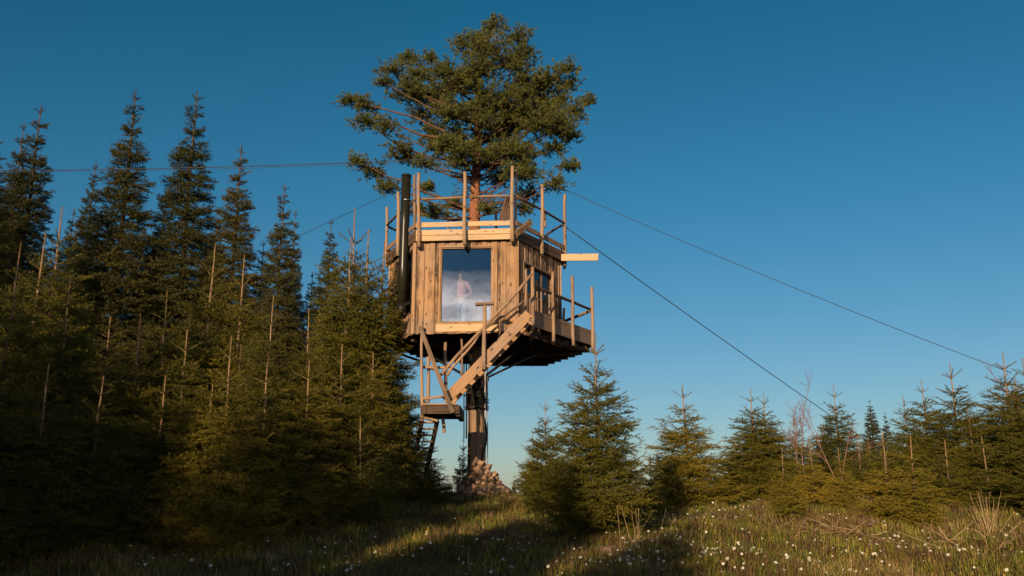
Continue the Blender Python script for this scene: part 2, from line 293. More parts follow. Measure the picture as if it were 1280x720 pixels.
# ------------------------------------------------------------------ the treehouse
CX, CY = -1.02, 24.3
base = Vector((CX, CY, g(CX, CY)))
TH = empty('treehouse', base)
tag(TH, 'wooden treehouse cabin with roof deck, balcony and stairs raised high on one post', 'treehouse')
def mb(): return MB(base)
Z0 = P(582, 416, 22.1).z          # bottom of cabin walls
Z1 = P(582, 300, 22.0).z          # top of cabin walls
def XY(px, Y, Z=None): return Vector((XZ(px, Z0 + 1.2 if Z is None else Z, Y), Y, 0))
A = XY(519, 22.2); B = XY(645, 22.0); Cc = XY(699, 24.15); Lc = XY(488, 24.4)
O = (Cc + Lc) / 2; D = 2 * O - A; E = 2 * O - B     # D back right, E back left
def zz(p, z): return Vector((p.x, p.y, z))
def wall(Pa, Pb, holes=(), name='wall', m='board', z0=None, z1=None):
    """vertical board-on-board cladding from Pa to Pb seen from outside left to right; holes = (t0,t1,za,zb)"""
    z0 = Z0 if z0 is None else z0; z1 = Z1 if z1 is None else z1
    d = Pb - Pa; L = d.length; dn = d.normalized(); nrm = Vector((dn.y, -dn.x, 0))
    b = mb(); inn = mb(); t = 0.0; k = 0
    def put(t0, t1, za, zb, proud, th, tone, w_):
        c = Pa + dn * ((t0 + t1) / 2) + nrm * proud
        w_.beam(zz(c, za), zz(c, zb), (t1 - t0), th, up=nrm, tone=tone)
    while t < L - 0.02:
        wd = min(random.uniform(0.10, 0.17), L - t); k += 1
        tone = random.uniform(0.0, 1.0); proud = 0.010 if k % 2 else 0.042
        segs = [(z0 - random.uniform(0, 0.035), z1)]
        for (h0, h1, za, zb) in holes:
            if t + wd > h0 * L + 0.01 and t < h1 * L - 0.01:
                segs = [(s0, s1) for s0, s1 in ((segs[0][0], za), (zb, z1)) if s1 - s0 > 0.02]
        ov = 0.012 if k % 2 == 0 else 0
        for s0, s1 in segs:
            put(t - ov, t + wd + ov, s0, s1, proud, 0.024, tone, b)
        t += wd
    # inner lining, split round the opening
    cuts = [0] + [x * L for h in holes for x in (h[0], h[1])] + [L]
    cuts = sorted(cuts)
    for i in range(len(cuts) - 1):
        mid = (cuts[i] + cuts[i + 1]) / 2; hole = [h for h in holes if h[0] * L < mid < h[1] * L]
        if hole:
            for s0, s1 in ((z0, hole[0][2]), (hole[0][3], z1)):
                if s1 - s0 > 0.03: put(cuts[i], cuts[i + 1], s0, s1, -0.04, 0.05, 0.5, inn)
        else: put(cuts[i], cuts[i + 1], z0, z1, -0.04, 0.05, 0.5, inn)
    o = b.build(name, M[m], TH, 0.003); inn.build('inner_lining', M['inner'], o)
    return o, dn, nrm, L
# openings
zW0 = P(582, 402, 22.0).z; zW1 = P(582, 308.5, 22.0).z
t0 = (XZ(551, zW0 + 1, 22.15) - A.x) / (B.x - A.x); t1 = (XZ(615, zW0 + 1, 22.05) - A.x) / (B.x - A.x)
wallF, dnF, nF, LF = wall(A, B, [(t0, t1, zW0, zW1)])
zR0 = P(668, 372, 22.9).z; zR1 = P(655, 329, 22.3).z
wallR, dnR, nR, LR = wall(B, Cc, [(0.14, 0.80, zR0, zR1)])
wallL, dnL, nL, LL = wall(Lc, A, [(0.30, 0.93, P(508, 396, 23).z, P(508, 322, 23).z)])
wall(Cc, D); wall(D, E); wall(E, Lc)
def framed_window(Pa, dn, nrm, L, ta, tb, za, zb, fw, mframe, mpane, mull=(), sill=None, proud=0.055):
    f = mb(); a = Pa + dn * ta * L + nrm * proud; c = Pa + dn * tb * L + nrm * proud
    f.beam(zz(a - dn * fw / 2, za - fw), zz(a - dn * fw / 2, zb + fw), fw, 0.03, up=nrm); f.beam(zz(c + dn * fw / 2, za - fw), zz(c + dn * fw / 2, zb + fw), fw, 0.03, up=nrm)
    f.beam(zz(a, zb + fw / 2), zz(c, zb + fw / 2), 0.03, fw * 0.98); f.beam(zz(a, za - fw / 2), zz(c, za - fw / 2), 0.03, fw * 0.98)
    # reveal inside the opening
    for q, ea in ((a, 1), (c, -1)): f.beam(zz(q + dn * 0.012 * ea - nrm * 0.08, za), zz(q + dn * 0.012 * ea - nrm * 0.08, zb), 0.024, 0.12, up=nrm)
    for z, ea in ((za, 1), (zb, -1)): f.beam(zz(a + dn * 0.026 - nrm * 0.08, z + 0.012 * ea), zz(c - dn * 0.026 - nrm * 0.08, z + 0.012 * ea), 0.12, 0.024)
    for q in mull:
        x = a.lerp(c, q) - nrm * 0.07; f.beam(zz(x, za + 0.03), zz(x, zb - 0.03), 0.05, 0.05, up=nrm)
    o = f.build('window', M[mframe], TH, 0.003)
    p = mb(); p.beam(zz(a + dn * 0.027 - nrm * 0.085, (za + zb) / 2), zz(c - dn * 0.027 - nrm * 0.085, (za + zb) / 2), 0.006, zb - za - 0.054)
    p.build('pane', M[mpane], o)
    if sill:
        s_ = mb(); s_.beam(zz(a - dn * 0.10, za - fw - sill / 2), zz(c + dn * 0.35, za - fw - sill / 2), 0.04, sill, tone=0.75); s_.build('sill', M['fresh'], o, 0.003)
    return o
framed_window(A, dnF, nF, LF, t0, t1, zW0, zW1, 0.05, 'board', 'glass', sill=0.20)
framed_window(B, dnR, nR, LR, 0.14, 0.80, zR0, zR1, 0.05, 'weathered', 'darkglass', mull=(0.33, 0.66))
framed_window(Lc, dnL, nL, LL, 0.30, 0.93, P(508, 396, 23).z, P(508, 322, 23).z, 0.04, 'tarred', 'darkglass', mull=(0.5,))
# corner boards
for q in (A, B, Cc, Lc):
    out_ = (q - O).normalized(); c = q + out_ * 0.045
    mb().beam(zz(c, Z0 - 0.02), zz(c, Z1), 0.10, 0.05, up=out_).build('corner_board', M['board'], TH, 0.003)
# cabin floor and ceiling
hexw = [q - (q - O).normalized() * 0.09 for q in (A, B, Cc, D, E, Lc)]
mb().prism([(q.x, q.y) for q in hexw], Z0 + 0.14, Z0 + 0.18).build('floor', M['inner'], TH)
mb().prism([(q.x, q.y) for q in hexw], Z1 - 0.05, Z1 - 0.01).build('ceiling', M['inner'], TH)

# roof deck ----------------------------------------------------------
def grow(ring, k, ctr): return [q + (q - ctr).normalized() * k for q in ring]
ring = [A, B, Cc, D, E, Lc]
RD = [Vector((q.x, q.y, 0)) for q in grow(ring, 0.14, O)]
RD[2] = XY(706.5, 24.25, Z1); RD[5] = XY(482.5, 24.45, Z1); RD[0] = XY(520, 22.05, Z1); RD[1] = XY(644, 21.85, Z1)
zf0, zf1, zf2 = P(582, 300, 21.9).z, P(582, 293, 21.9).z, P(582, 286, 21.9).z
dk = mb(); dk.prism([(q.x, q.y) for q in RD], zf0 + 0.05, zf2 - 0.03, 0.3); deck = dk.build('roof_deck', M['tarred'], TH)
bd = mb(); ymin = min(q.y for q in RD); ymax = max(q.y for q in RD)
def hexspan(poly, y):
    xs = []
    for i in range(len(poly)):
        p, q = poly[i], poly[(i + 1) % len(poly)]
        if (p.y - y) * (q.y - y) < 0: xs.append(p.x + (q.x - p.x) * (y - p.y) / (q.y - p.y))
    return (min(xs), max(xs)) if len(xs) >= 2 else None
y = ymin + 0.09
while y < ymax:
    s_ = hexspan(RD, y)
    if s_ and s_[1] - s_[0] > 0.3: bd.beam((s_[0] - 0.03, y, zf2 - 0.012), (s_[1] + 0.03, y, zf2 - 0.012), 0.125, 0.028)
    y += 0.135
bd.build('deck_boards', M['weathered'], deck, 0.003)
def side_out(p, q): d = (q - p).normalized(); return Vector((d.y, -d.x, 0))
zt0, zt1 = P(582, 283, 21.9).z, P(582, 276.5, 21.9).z      # toe rail
zrail = P(582, 246, 21.85).z
for i in range(6):
    p, q = RD[i], RD[(i + 1) % 6]; n = side_out(p, q)
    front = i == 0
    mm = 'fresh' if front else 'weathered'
    o = mb().beam(zz(p + n * 0.02, (zf0 + zf1) / 2), zz(q + n * 0.02, (zf0 + zf1) / 2), 0.035, (zf1 - zf0) * 0.96, tone=0.5).beam(zz(p + n * 0.025, (zf1 + zf2) / 2), zz(q + n * 0.025, (zf1 + zf2) / 2), 0.035, (zf2 - zf1) * 0.94, tone=0.85).build('rim_board', M['fresh' if front else 'brown_and_shaded'], TH, 0.004)  # side rims: shade put into the colour, darker wood than the front
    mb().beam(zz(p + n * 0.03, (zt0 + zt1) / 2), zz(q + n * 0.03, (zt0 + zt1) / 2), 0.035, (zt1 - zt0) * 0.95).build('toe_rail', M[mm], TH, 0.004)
    r = mb().pole(zz(p + n * 0.02, zrail + (0.0 if front else 0.01)), zz(q + n * 0.02, zrail + 0.01), 0.036, 0.032, wob=0.02).build('hand_rail', M['pole' if front else 'brown_and_shaded'], TH, smooth=True)
def on_edge(p, q, px, z, off=0.07):
    n = side_out(p, q); a = p + n * off; b = q + n * off; lo_, hi_ = -0.3, 1.3
    f = lambda t: (a + (b - a) * t).x - XZ(px, z, (a + (b - a) * t).y)
    for _ in range(50):
        m_ = (lo_ + hi_) / 2
        if f(m_) * f(lo_) > 0: lo_ = m_
        else: hi_ = m_
    return (a + (b - a) * lo_).y
def post(px, ytop, ybot, Y, r=0.042, m='pole', lean=0, name='railing_post', par=None):
    a = P(px, ybot, Y); b = Vector((XZ(px + lean, P(px, ytop, Y).z, Y), Y, P(px, ytop, Y).z))
    return mb().pole(a, b, r * 1.05, r * 0.9).build(name, M[m], par or TH, smooth=True)
post(523.5, 216, 309, 21.95, 0.05); post(518.3, 219, 312, 22.2, 0.04)
post(581, 215, 306, 21.80, 0.05); post(640.5, 208, 302, 21.72, 0.05); post(645, 213, 304, 21.95, 0.034)
post(677.5, 231, 318, on_edge(RD[1], RD[2], 677.5, Z1), 0.05); post(706, 243, 332, 24.2, 0.05)
post(497.5, 240, 320, on_edge(RD[5], RD[0], 497.5, Z1), 0.05); post(483.5, 259, 334, 24.4, 0.045)
post(681.5, 262, 284, 25.9, 0.04, 'pole')
for (px, yt, yb, Y) in ((620, 262, 292, 26.7), (560, 262, 292, 26.8), (503, 262, 292, 26.4)): post(px, yt, yb, Y, 0.04)
# back-of-deck bits: slanting panel, loose planks, angle plank
o = MB(base); pa, pb, pc, pd = P(623, 276, 24.0), P(640, 276, 24.0), P(641, 247, 24.0), P(632, 247, 24.0)
for k in range(4):
    q0, q1 = k / 4 + 0.01, (k + 1) / 4 - 0.01
    lo = (pa.lerp(pb, q0) + pa.lerp(pb, q1)) / 2; hi = (pd.lerp(pc, q0) + pd.lerp(pc, q1)) / 2
    o.beam(lo, hi, (pa - pb).length / 4.6, 0.03, up=Vector((0, -1, 0)))
o.build('wind_panel', M['brown_and_shaded'], TH)
mb().beam(P(645, 293, 21.7), P(664, 277, 22.1), 0.045, 0.17).build('brace_plank', M['board'], TH, 0.004)
mb().beam(P(700, 322, 24.0), P(748, 321.5, 23.7), 0.05, 0.20, tone=1.0).build('overhanging_plank', M['fresh'], TH, 0.004)
mb().beam(P(697, 316, 24.6), P(704, 331, 24.4), 0.06, 0.08).build('bracket', M['weathered'], TH)
for px, Y in ((582, 21.8), (641, 21.75), (706, 24.2), (524, 21.95), (678, 22.95)):
    yb = {582: 305, 641: 301, 706: 331, 524: 307, 678: 317}[px]
    a = P(px, yb, Y); mb().beam(a + Vector((0, 0.0, -0.02)), a + Vector((0.0, 0.25, -0.02)), 0.07, 0.08).build('post_cleat', M['iron'], TH)
# low bench on the roof deck
bn = mb(); zb = zf2 + 0.16
for k in range(3): bn.beam((A.x + 0.25, 22.6 + k * 0.13, zb), (O.x - 0.1, 22.6 + k * 0.13, zb), 0.11, 0.03)
bench = bn.build('deck_bench', M['weathered'], TH)
for x in (A.x + 0.35, O.x - 0.2): mb().beam((x, 22.75, zf2 + 0.003), (x, 22.75, zb - 0.017), 0.3, 0.05, up=Vector((1, 0, 0))).build('bench_leg', M['weathered'], bench)

# stove pipe ----------------------------------------------------------
pt, pb_ = P(508, 221, 22.55), P(508, 388, 22.55); pb_.x = pt.x + XZ(507.5, pb_.z, 22.55) - XZ(508.3, pb_.z, 22.55)
pp = mb(); pp.tube([pb_, pb_.lerp(pt, 0.33), pb_.lerp(pt, 0.66), pt], 0.125, 20); pipe = pp.build('stove_pipe', M['pipe'], TH, smooth=True)
q = P(508, 251, 22.55); mb().tube([q - Vector((0, 0, 0.012)), q + Vector((0, 0, 0.012))], 0.132, 20).build('pipe_clamp', M['clamp'], pipe, smooth=True)
mb().tube([pt + Vector((0, 0, 0.002)), pt + Vector((0, 0, 0.05))], 0.135, 20).build('pipe_cap', M['iron'], pipe, smooth=True)
mb().tube([pb_ - Vector((0, 0, 0.07)), pb_ + Vector((0, 0, 0.16))], 0.14, 20).build('pipe_collar', M['iron'], pipe, smooth=True)
mb().beam(P(509, 382, 22.55), P(520, 377, 22.3), 0.22, 0.09).build('pipe_elbow', M['iron'], pipe)
mb().beam(P(514, 360, 22.5), P(520, 360, 22.2), 0.03, 0.05).build('pipe_bracket', M['iron'], pipe)

# platform under the cabin, and balcony -------------------------------
zbt = P(664, 392, 21.9).z; zbb = P(664, 408.5, 21.9).z
G = XY(664, 21.9, zbt); H = XY(740, 24.9, zbt); K = XY(674, 28.3, zbb); Nn = XY(602, 28.2, zbb); Q = XY(520, 26.2, zbb); S = XY(489, 24.55, zbb)
plat = [A + Vector((0.05, 0.12, 0)), B + Vector((0, 0.12, 0)), G + Vector((0, 0.08, 0)), H + Vector((-0.05, 0.0, 0)), K, Nn, Q, S]
zp = Z0 + 0.0
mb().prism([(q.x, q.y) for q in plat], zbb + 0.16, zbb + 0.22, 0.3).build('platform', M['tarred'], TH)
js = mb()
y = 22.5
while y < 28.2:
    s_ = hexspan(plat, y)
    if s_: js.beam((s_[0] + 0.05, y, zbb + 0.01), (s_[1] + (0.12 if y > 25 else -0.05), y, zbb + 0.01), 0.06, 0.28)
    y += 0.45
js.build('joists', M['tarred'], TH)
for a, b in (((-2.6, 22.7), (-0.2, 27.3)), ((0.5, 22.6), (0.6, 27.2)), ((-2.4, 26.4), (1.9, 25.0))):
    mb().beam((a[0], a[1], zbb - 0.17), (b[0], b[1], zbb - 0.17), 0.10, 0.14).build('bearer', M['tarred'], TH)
bb = mb(); BW = [B + nR * 0.07, G, H, Cc + nR * 0.07 + dnR * 0.6]
bd_dir = (H - G).normalized(); 
k = 0.0; LGH = (H - G).length
wv = (G - (B + nR * 0.07)); 
sgn = nR
depth_in = max(0.2, (G - B).dot(nR) - 0.08)
while k < 1.0:
    p = G.lerp(H, k); q = p - nR * ((p - B).dot(nR) - 0.075)
    bb.beam(zz(q, zbt - 0.02), zz(p, zbt - 0.02), 0.125, 0.028); k += 0.135 / LGH
bb.build('balcony_boards', M['weathered'], TH)
nGH = side_out(G, H)
mb().beam(zz(G + nGH * 0.02, (zbt + zbb) / 2 + 0.01), zz(H + nGH * 0.02, (zbt + zbb) / 2 + 0.01), 0.04, zbt - zbb + 0.0).build('balcony_rim', M['weathered'], TH, 0.004)
mb().beam(zz(H, zbb + 0.12), zz(K, zbb + 0.12), 0.04, 0.26).build('balcony_rim', M['tarred'], TH, 0.004)
zbr = P(740, 388, 24.9).z; ztr = P(740, 417, 24.9).z
mb().pole(zz(G + nGH * 0.03, zbr), zz(H + nGH * 0.03, zbr), 0.045, 0.04).build('hand_rail', M['brown_and_shaded'], TH, smooth=True)
mb().beam(zz(G + nGH * 0.03, ztr + 0.02), zz(H + nGH * 0.03, ztr + 0.02), 0.035, 0.10).build('toe_rail', M['weathered'], TH, 0.004)
mb().pole(zz(H, zbr), zz(K, zbr), 0.045, 0.04).build('hand_rail', M['weathered'], TH, smooth=True)
mb().beam(zz(H, ztr), zz(K, ztr), 0.035, 0.10).build('toe_rail', M['weathered'], TH, 0.004)
post(657, 337, 405, 21.7, 0.035); post(665.5, 334, 413, 21.72, 0.05)
post(692, 340, 427, on_edge(G, H, 692, zbt, 0.10), 0.045, lean=-1); post(717, 345, 432, on_edge(G, H, 717, zbt, 0.10), 0.048, lean=-2); post(741, 359, 441, 24.75, 0.05, lean=-1.5)
post(705, 385, 418, 26.4, 0.045)
# posts' stub ends below platform
for px, py, Y in ((717, 441, 25.9), (693, 455, 26.8), (672, 457, 27.5), (655, 454, 27.6), (640, 452, 27.6)):
    a = P(px, py, Y); a.z = zbb + 0.05; a.y -= 0.35; a.x -= 0.05; mb().beam(a, a - Vector((0, 0, 0.26)), 0.1, 0.09, up=Vector((0, 1, 0))).build('joist_end', M['tarred'], TH)
# dark door leaf on the balcony side
dd = mb(); p0 = B.lerp(Cc, 0.93) + nR * 0.09; dd.beam(zz(p0, zbt), zz(p0, zbt + 0.95), 0.22, 0.04, up=nR); dd.build('door', M['tarred'], TH)
# trellis of thin battens in front of the balcony wall
for k, px in enumerate((672, 677, 682, 687)):
    a = P(px, 393, 22.9 + 0.12 * k); mb().beam(a, a + Vector((0, 0, 0.62)), 0.05, 0.03, up=nR).build('batten', M['pole'], TH)

# left side below the cabin -------------------------------------------
mb().beam(P(492, 401, 23.9), P(528, 412, 22.0), 0.06, 0.16).build('edge_beam', M['weathered'], TH, 0.004)
sk = mb()
for k in range(5):
    q = k / 4; a = P(494 + 20 * q, 405 + 5 * q, 23.8 - 1.0 * q); b = P(493 + 13 * q, 434 - 10 * q, 24.2 - 0.6 * q)
    sk.beam(a, b, 0.14, 0.03, up=nL)
sk.build('skirt_panel', M['board'], TH)
mb().beam(P(496, 441, 25.3), P(527, 452, 25.9), 0.05, 0.06).build('edge_batten', M['fresh'], TH)

# stairs --------------------------------------------------------------
YN, YF = 20.98, 21.72
lo = P(560, 497, YN); hi = P(658, 396, YN)
st = empty('stairs', (0, 0, 0)); bpy.data.objects.remove(st)
def stringer(Y, m):
    a = Vector((lo.x, Y, lo.z)); b = Vector((hi.x, Y, hi.z)); d = (b - a).normalized()
    return mb().beam(a, b, 0.05, 0.24, tone=0.55, ext=0.1).build('stringer', M[m], TH, 0.004)
stringer(YN, 'board'); stringer(YF, 'board')
ns = 9
for k in range(ns):
    q = (k + 0.7) / ns; c = lo.lerp(hi, q)
    mb().beam((c.x, YN + 0.027, c.z + 0.03), (c.x, YF - 0.027, c.z + 0.03), 0.24, 0.035).build('tread', M['board'], TH, 0.003)
def rl(x0, y0, x1, y1, Y, r, m='pole', nm='stair_rail', wob=0.025): mb().pole(P(x0, y0, Y), P(x1, y1, Y), r, r * 0.85, wob=wob).build(nm, M[m], TH, smooth=True)
rl(551, 469, 665, 342, YN - 0.06, 0.042); rl(559, 469, 598, 419, YN - 0.03, 0.036); rl(598, 419, 657, 374, YF, 0.036, 'weathered')
pf = mb().pole(P(605.5, 462, YN - 0.08), P(605.5, 380, YN - 0.08), 0.052, 0.046).build('stair_post', M['pole'], TH, smooth=True)
mb().beam(P(594, 380.5, YN - 0.08), P(617, 379.5, YN - 0.08), 0.16, 0.06).build('post_shelf', M['weathered'], pf, 0.004)
mb().pole(P(625, 440, YF), P(625, 394, YF), 0.035).build('stair_post', M['pole'], TH, smooth=True)
# landing
zl = P(550, 506, YN).z
lx0, lx1 = XZ(527, zl, YN), XZ(572, zl, YN)
ld = mb(); y = YN - 0.1
while y < 22.3: ld.beam((lx0, y, zl), (lx1, y, zl), 0.12, 0.03); y += 0.13
landing = ld.build('landing', M['board'], TH, 0.003)
mb().beam((lx0, YN - 0.17, zl - 0.13), (lx1 + 0.06, YN - 0.17, zl - 0.13), 0.04, 0.20).build('landing_rim', M['brown_and_shaded'], TH, 0.004)
mb().beam((lx0, 22.3, zl - 0.13), (lx1 + 0.06, 22.3, zl - 0.13), 0.04, 0.20).build('landing_rim', M['tarred'], TH)
for x in (lx0 + 0.02, (lx0 + lx1) / 2, lx1): mb().beam((x, YN - 0.14, zl - 0.13), (x, 22.27, zl - 0.13), 0.045, 0.18).build('landing_joist', M['tarred'], TH)
post(527.5, 413, 526, 20.85, 0.036, name='landing_post', lean=0); post(535, 446, 503, 22.2, 0.048, name='landing_post')
post(557, 428, 500, 22.1, 0.045, 'weathered', name='landing_post'); post(577, 424, 470, 22.4, 0.03, 'weathered', name='landing_post')
mb().beam(P(527, 414, 20.82), P(566, 516, 20.74), 0.10, 0.035, up=Vector((0, -1, 0))).build('diagonal_brace', M['weathered'], TH, 0.004)
rl(528, 459, 561, 459, 21.0, 0.04, nm='landing_rail', wob=0.008); rl(528, 498, 558, 495, 20.85, 0.035, nm='landing_rail', wob=0.008)
rl(530, 459, 545, 462, 22.0, 0.03, nm='landing_rail')
mb().beam(P(529, 522, 20.9), P(546, 526, 21.1), 0.10, 0.05).build('foot_plank', M['fresh'], TH)
mb().beam((lx1 + 0.02, YN - 0.1, zl - 0.15), (lx1 + 0.02, 22.4, zl - 0.15), 0.1, 0.26).build('landing_beam', M['tarred'], TH)
# lower flight of steps, going down and away behind the spruces
la = P(547, 524, 21.7); lb = P(527, 617, 23.2); la2 = P(528, 524, 21.7); lb2 = P(508, 617, 23.2)
for u_, v_ in ((la, lb), (la2, lb2)): mb().beam(u_, v_, 0.05, 0.22).build('stringer', M['tarred'], TH)
for k in range(12):
    q = (k + 0.5) / 12; mb().beam(la.lerp(lb, q), la2.lerp(lb2, q), 0.20, 0.035).build('tread', M['board'], TH)
mb().pole(P(555, 541, 21.6), P(553, 520, 21.6), 0.04).build('landing_post', M['pole'], TH)

# support column -------------------------------------------------------
cb = mb()
xc0 = XZ(595.5, 2.5, CY); ztop = zbb - 0.02
for k in range(9):
    an = math.pi * (2 * k / 9) + 0.2; p = Vector((xc0 + 0.2 * math.cos(an), CY + 0.2 * math.sin(an), 0))
    cb.beam(zz(p, base.z - 0.2), zz(p, ztop), 0.145, 0.06, up=Vector((math.cos(an), math.sin(an), 0)), tone=random.uniform(0.2, 1))
colm = cb.build('support_post', M['weathered'], TH, 0.004)
mb().tube([(xc0, CY, base.z - 0.2), (xc0, CY, ztop)], 0.17, 14).build('post_core', M['tarred'], colm)
for py in (474, 510): 
    z = P(595, py, CY).z; mb().tube([(xc0, CY, z - 0.05), (xc0, CY, z + 0.05)], 0.33, 16).build('steel_collar', M['iron'], TH, smooth=True)
z0c, z1c = P(595, 510, CY).z, P(595, 474, CY).z
mb().tube([(xc0, CY, z0c), (xc0, CY, z1c)], 0.28, 16).build('steel_sleeve', M['iron'], TH, smooth=True)
for k in range(6):
    an = math.pi / 3 * k + 0.35; c, s = math.cos(an), math.sin(an)
    if k in (1, 4): mb().beam((xc0 + 0.28 * c, CY + 0.28 * s, z0c + 0.1), (xc0 + 0.9 * c, CY + 0.9 * s, zbb - 0.25), 0.08, 0.10).build('support_strut', M['iron'], TH)
    mb().beam((xc0 + 0.28 * c, CY + 0.28 * s, z1c + 0.05), (xc0 + 1.9 * c, CY + 1.9 * s, zbb - 0.16), 0.05, 0.06).build('support_strut', M['iron'], TH)
for px, Y, m_, r in ((606.5, 24.0, 'grey', 0.022), (609.5, 24.1, 'grey', 0.014), (583, 24.0, 'iron', 0.02), (580, 24.2, 'iron', 0.015)):
    mb().tube([P(px, 548 if m_ == 'iron' else 592, Y), P(px, 455, Y)], r).build('downpipe' if m_ == 'grey' else 'steel_rod', M[m_], TH)
hp = [(596, 505), (602, 518), (607, 530), (608.5, 542), (607, 556), (603, 568), (601, 580)]
mb().tube([P(x, y_, 23.9) for x, y_ in hp], 0.028).build('hose', M['iron'], TH, smooth=True)
rg = random.Random(5)
for k in range(7):
    x0, y0 = 590 + rg.uniform(-14, 14), 462 + rg.uniform(-5, 8); pts = [P(x0 + rg.uniform(-7, 7) * j, y0 + 11 * j + rg.uniform(-3, 3), 23.9) for j in range(4)]
    mb().tube(pts, 0.016).build('loose_cable', M['iron'], TH, smooth=True)

# boulders and stones at the post's foot --------------------------------
def stone_mesh(seed, r):
    rr = random.Random(seed); bm = bmesh.new(); bmesh.ops.create_icosphere(bm, subdivisions=3, radius=r)
    cuts = [(Vector((rr.gauss(0, 1), rr.gauss(0, 1), rr.gauss(0, 1))).normalized(), rr.uniform(0.42, 0.85) * r) for _ in range(15)]
    sc_ = Vector((rr.uniform(0.8, 1.35), rr.uniform(0.8, 1.1), rr.uniform(0.6, 0.85)))
    for v in bm.verts:
        for n, d in cuts:
            e = v.co.dot(n) - d
            if e > 0: v.co -= n * e
        v.co = Vector((v.co.x * sc_.x, v.co.y * sc_.y, v.co.z * sc_.z)) * (1 + rr.uniform(-0.015, 0.015))
    me = bpy.data.meshes.new('stone'); bm.to_mesh(me); bm.free(); me.materials.append(M['stone']); return me
smeshes = [stone_mesh(i, 1.0) for i in range(8)]
rs = random.Random(11); pcx, pcy = XZ(603, 1.5, 23.55), 23.55
stones = []
for k in range(900):
    if len(stones) >= 85: break
    r = rs.choice((rs.uniform(0.06, 0.1), rs.uniform(0.1, 0.16), rs.uniform(0.14, 0.21))); an = rs.uniform(0, 2 * math.pi); rad = rs.uniform(0, 1) ** 0.75 * 0.92 
    x, y = pcx + rad * math.cos(an) * (0.95 if math.cos(an) > 0 else 0.7), pcy + rad * math.sin(an) * 0.8
    hmax = 0.98 * (1 - rad / 0.95) ** 0.9
    z = g(x, y) + r * rs.uniform(0.1, 0.55) + rs.choice((0, 0, 0.12)) * (rad < 0.45)
    if (x - xc0) ** 2 + (y - CY) ** 2 < (0.22 + r * 0.8) ** 2: continue
    if any((Vector((x, y, z)) - s[0]).length < (r + s[1]) * 0.62 for s in stones): continue
    stones.append((Vector((x, y, z)), r))
top = max(stones, key=lambda s: s[0].z); big = max(stones, key=lambda s: s[1])
for p, r in stones:
    o = bpy.data.objects.new('stone', rs.choice(smeshes)); col.objects.link(o); o.location = p; o.scale = (r, r, r); o.rotation_euler = (rs.uniform(-.5, .5), rs.uniform(-.5, .5), rs.uniform(0, 6))
    tag(o, 'topmost brown stone of the pile against the treehouse post' if p is top[0] else 'angular brown stone in the pile heaped around the foot of the treehouse post', 'stone', 'stones piled at the foot of the post')
def boulder(px, py, Y, r, label, k):
    p = P(px, py, Y); me_ = smeshes[k].copy(); me_.materials.clear(); me_.materials.append(M['grass_shaded']); o = bpy.data.objects.new('boulder', me_); col.objects.link(o); o.location = (p.x, Y, g(p.x, Y) + r * 0.05); o.scale = (r * 1.2, r, r); o.rotation_euler = (0.2, 0.1, k); tag(o, label, 'boulder')
boulder(757, 690, 12.6, 0.25, 'pinkish boulder in the grass beside the largest young spruce', 3)
boulder(786, 700, 12.3, 0.16, 'smaller pinkish boulder to the right of the other in the grass', 5)

# cables ---------------------------------------------------------------
def cable(a, b, r, label, sag=0.0):
    a, b = Vector(a), Vector(b); m_ = MB(a); pts = []
    for k in range(25):
        q = k / 24; p = a.lerp(b, q); p.z -= sag * 4 * q * (1 - q); pts.append(p)
    o = m_.tube(pts, r, 6).build('guy_cable', M['cable'], smooth=True); tag(o, label, 'cable', 'cables stretched from the treehouse and its pine')
cable(P(594, 196, 24.6), P(-60, 213, 27), 0.013, 'dark cable running left from the pine high above the spruces, upper one', 0.12)
cable(P(594, 198.5, 24.6), P(-60, 213.9, 27), 0.006, 'thinner cable running left just under the upper one above the spruces', 0.14)
cable(P(484, 243, 24.5), P(330, 316, 27.5), 0.008, 'short thin cable sloping down left from the roof deck to the spruces')
cable(P(706, 283, 24.3), P(1100, 562, 34), 0.013, 'steeper dark cable sloping down right from the roof deck to the young spruces', 0.05)
cable(P(704, 236, 24.3), P(1264, 466, 22.6), 0.008, 'long thin cable sloping gently down right to the spruces at the right edge', 0.12)

# ------------------------------------------------------------------ trees
def norm(a): return a / np.maximum(np.linalg.norm(a, axis=-1, keepdims=True), 1e-9)
def needle_tris(p0, p1, dens, nl, nw, rng, lean=0.55, tone0=0.5, tonejit=0.22, tip=0.25):
    """triangular needles spread round the segments p0-p1"""
    L = np.linalg.norm(p1 - p0, axis=1); cnt = np.maximum(2, (L * dens).astype(int)); idx = np.repeat(np.arange(len(L)), cnt); n = len(idx)
    q = rng.random(n)[:, None]; ax = norm(p1 - p0)[idx]; c = p0[idx] + (p1 - p0)[idx] * q
    rv = rng.normal(size=(n, 3)); rad = norm(rv - ax * np.sum(rv * ax, 1, keepdims=True)); d = norm(ax * lean + rad); wv = norm(np.cross(d, rng.normal(size=(n, 3))))
    ln = nl * rng.uniform(0.7, 1.2, (n, 1)); tip_ = c + d * ln; a = c - wv * nw / 2; b = c + wv * nw / 2
    v = np.stack([a, b, tip_], 1).reshape(-1, 3); t = None
    if isinstance(tone0, np.ndarray): pass
    tz = tone0[idx] if isinstance(tone0, np.ndarray) else tone0
    t = tz + rng.normal(0, tonejit, n) * 0.6 + (q[:, 0] - 0.5) * tip
    return v, np.arange(n * 3).reshape(-1, 3), t
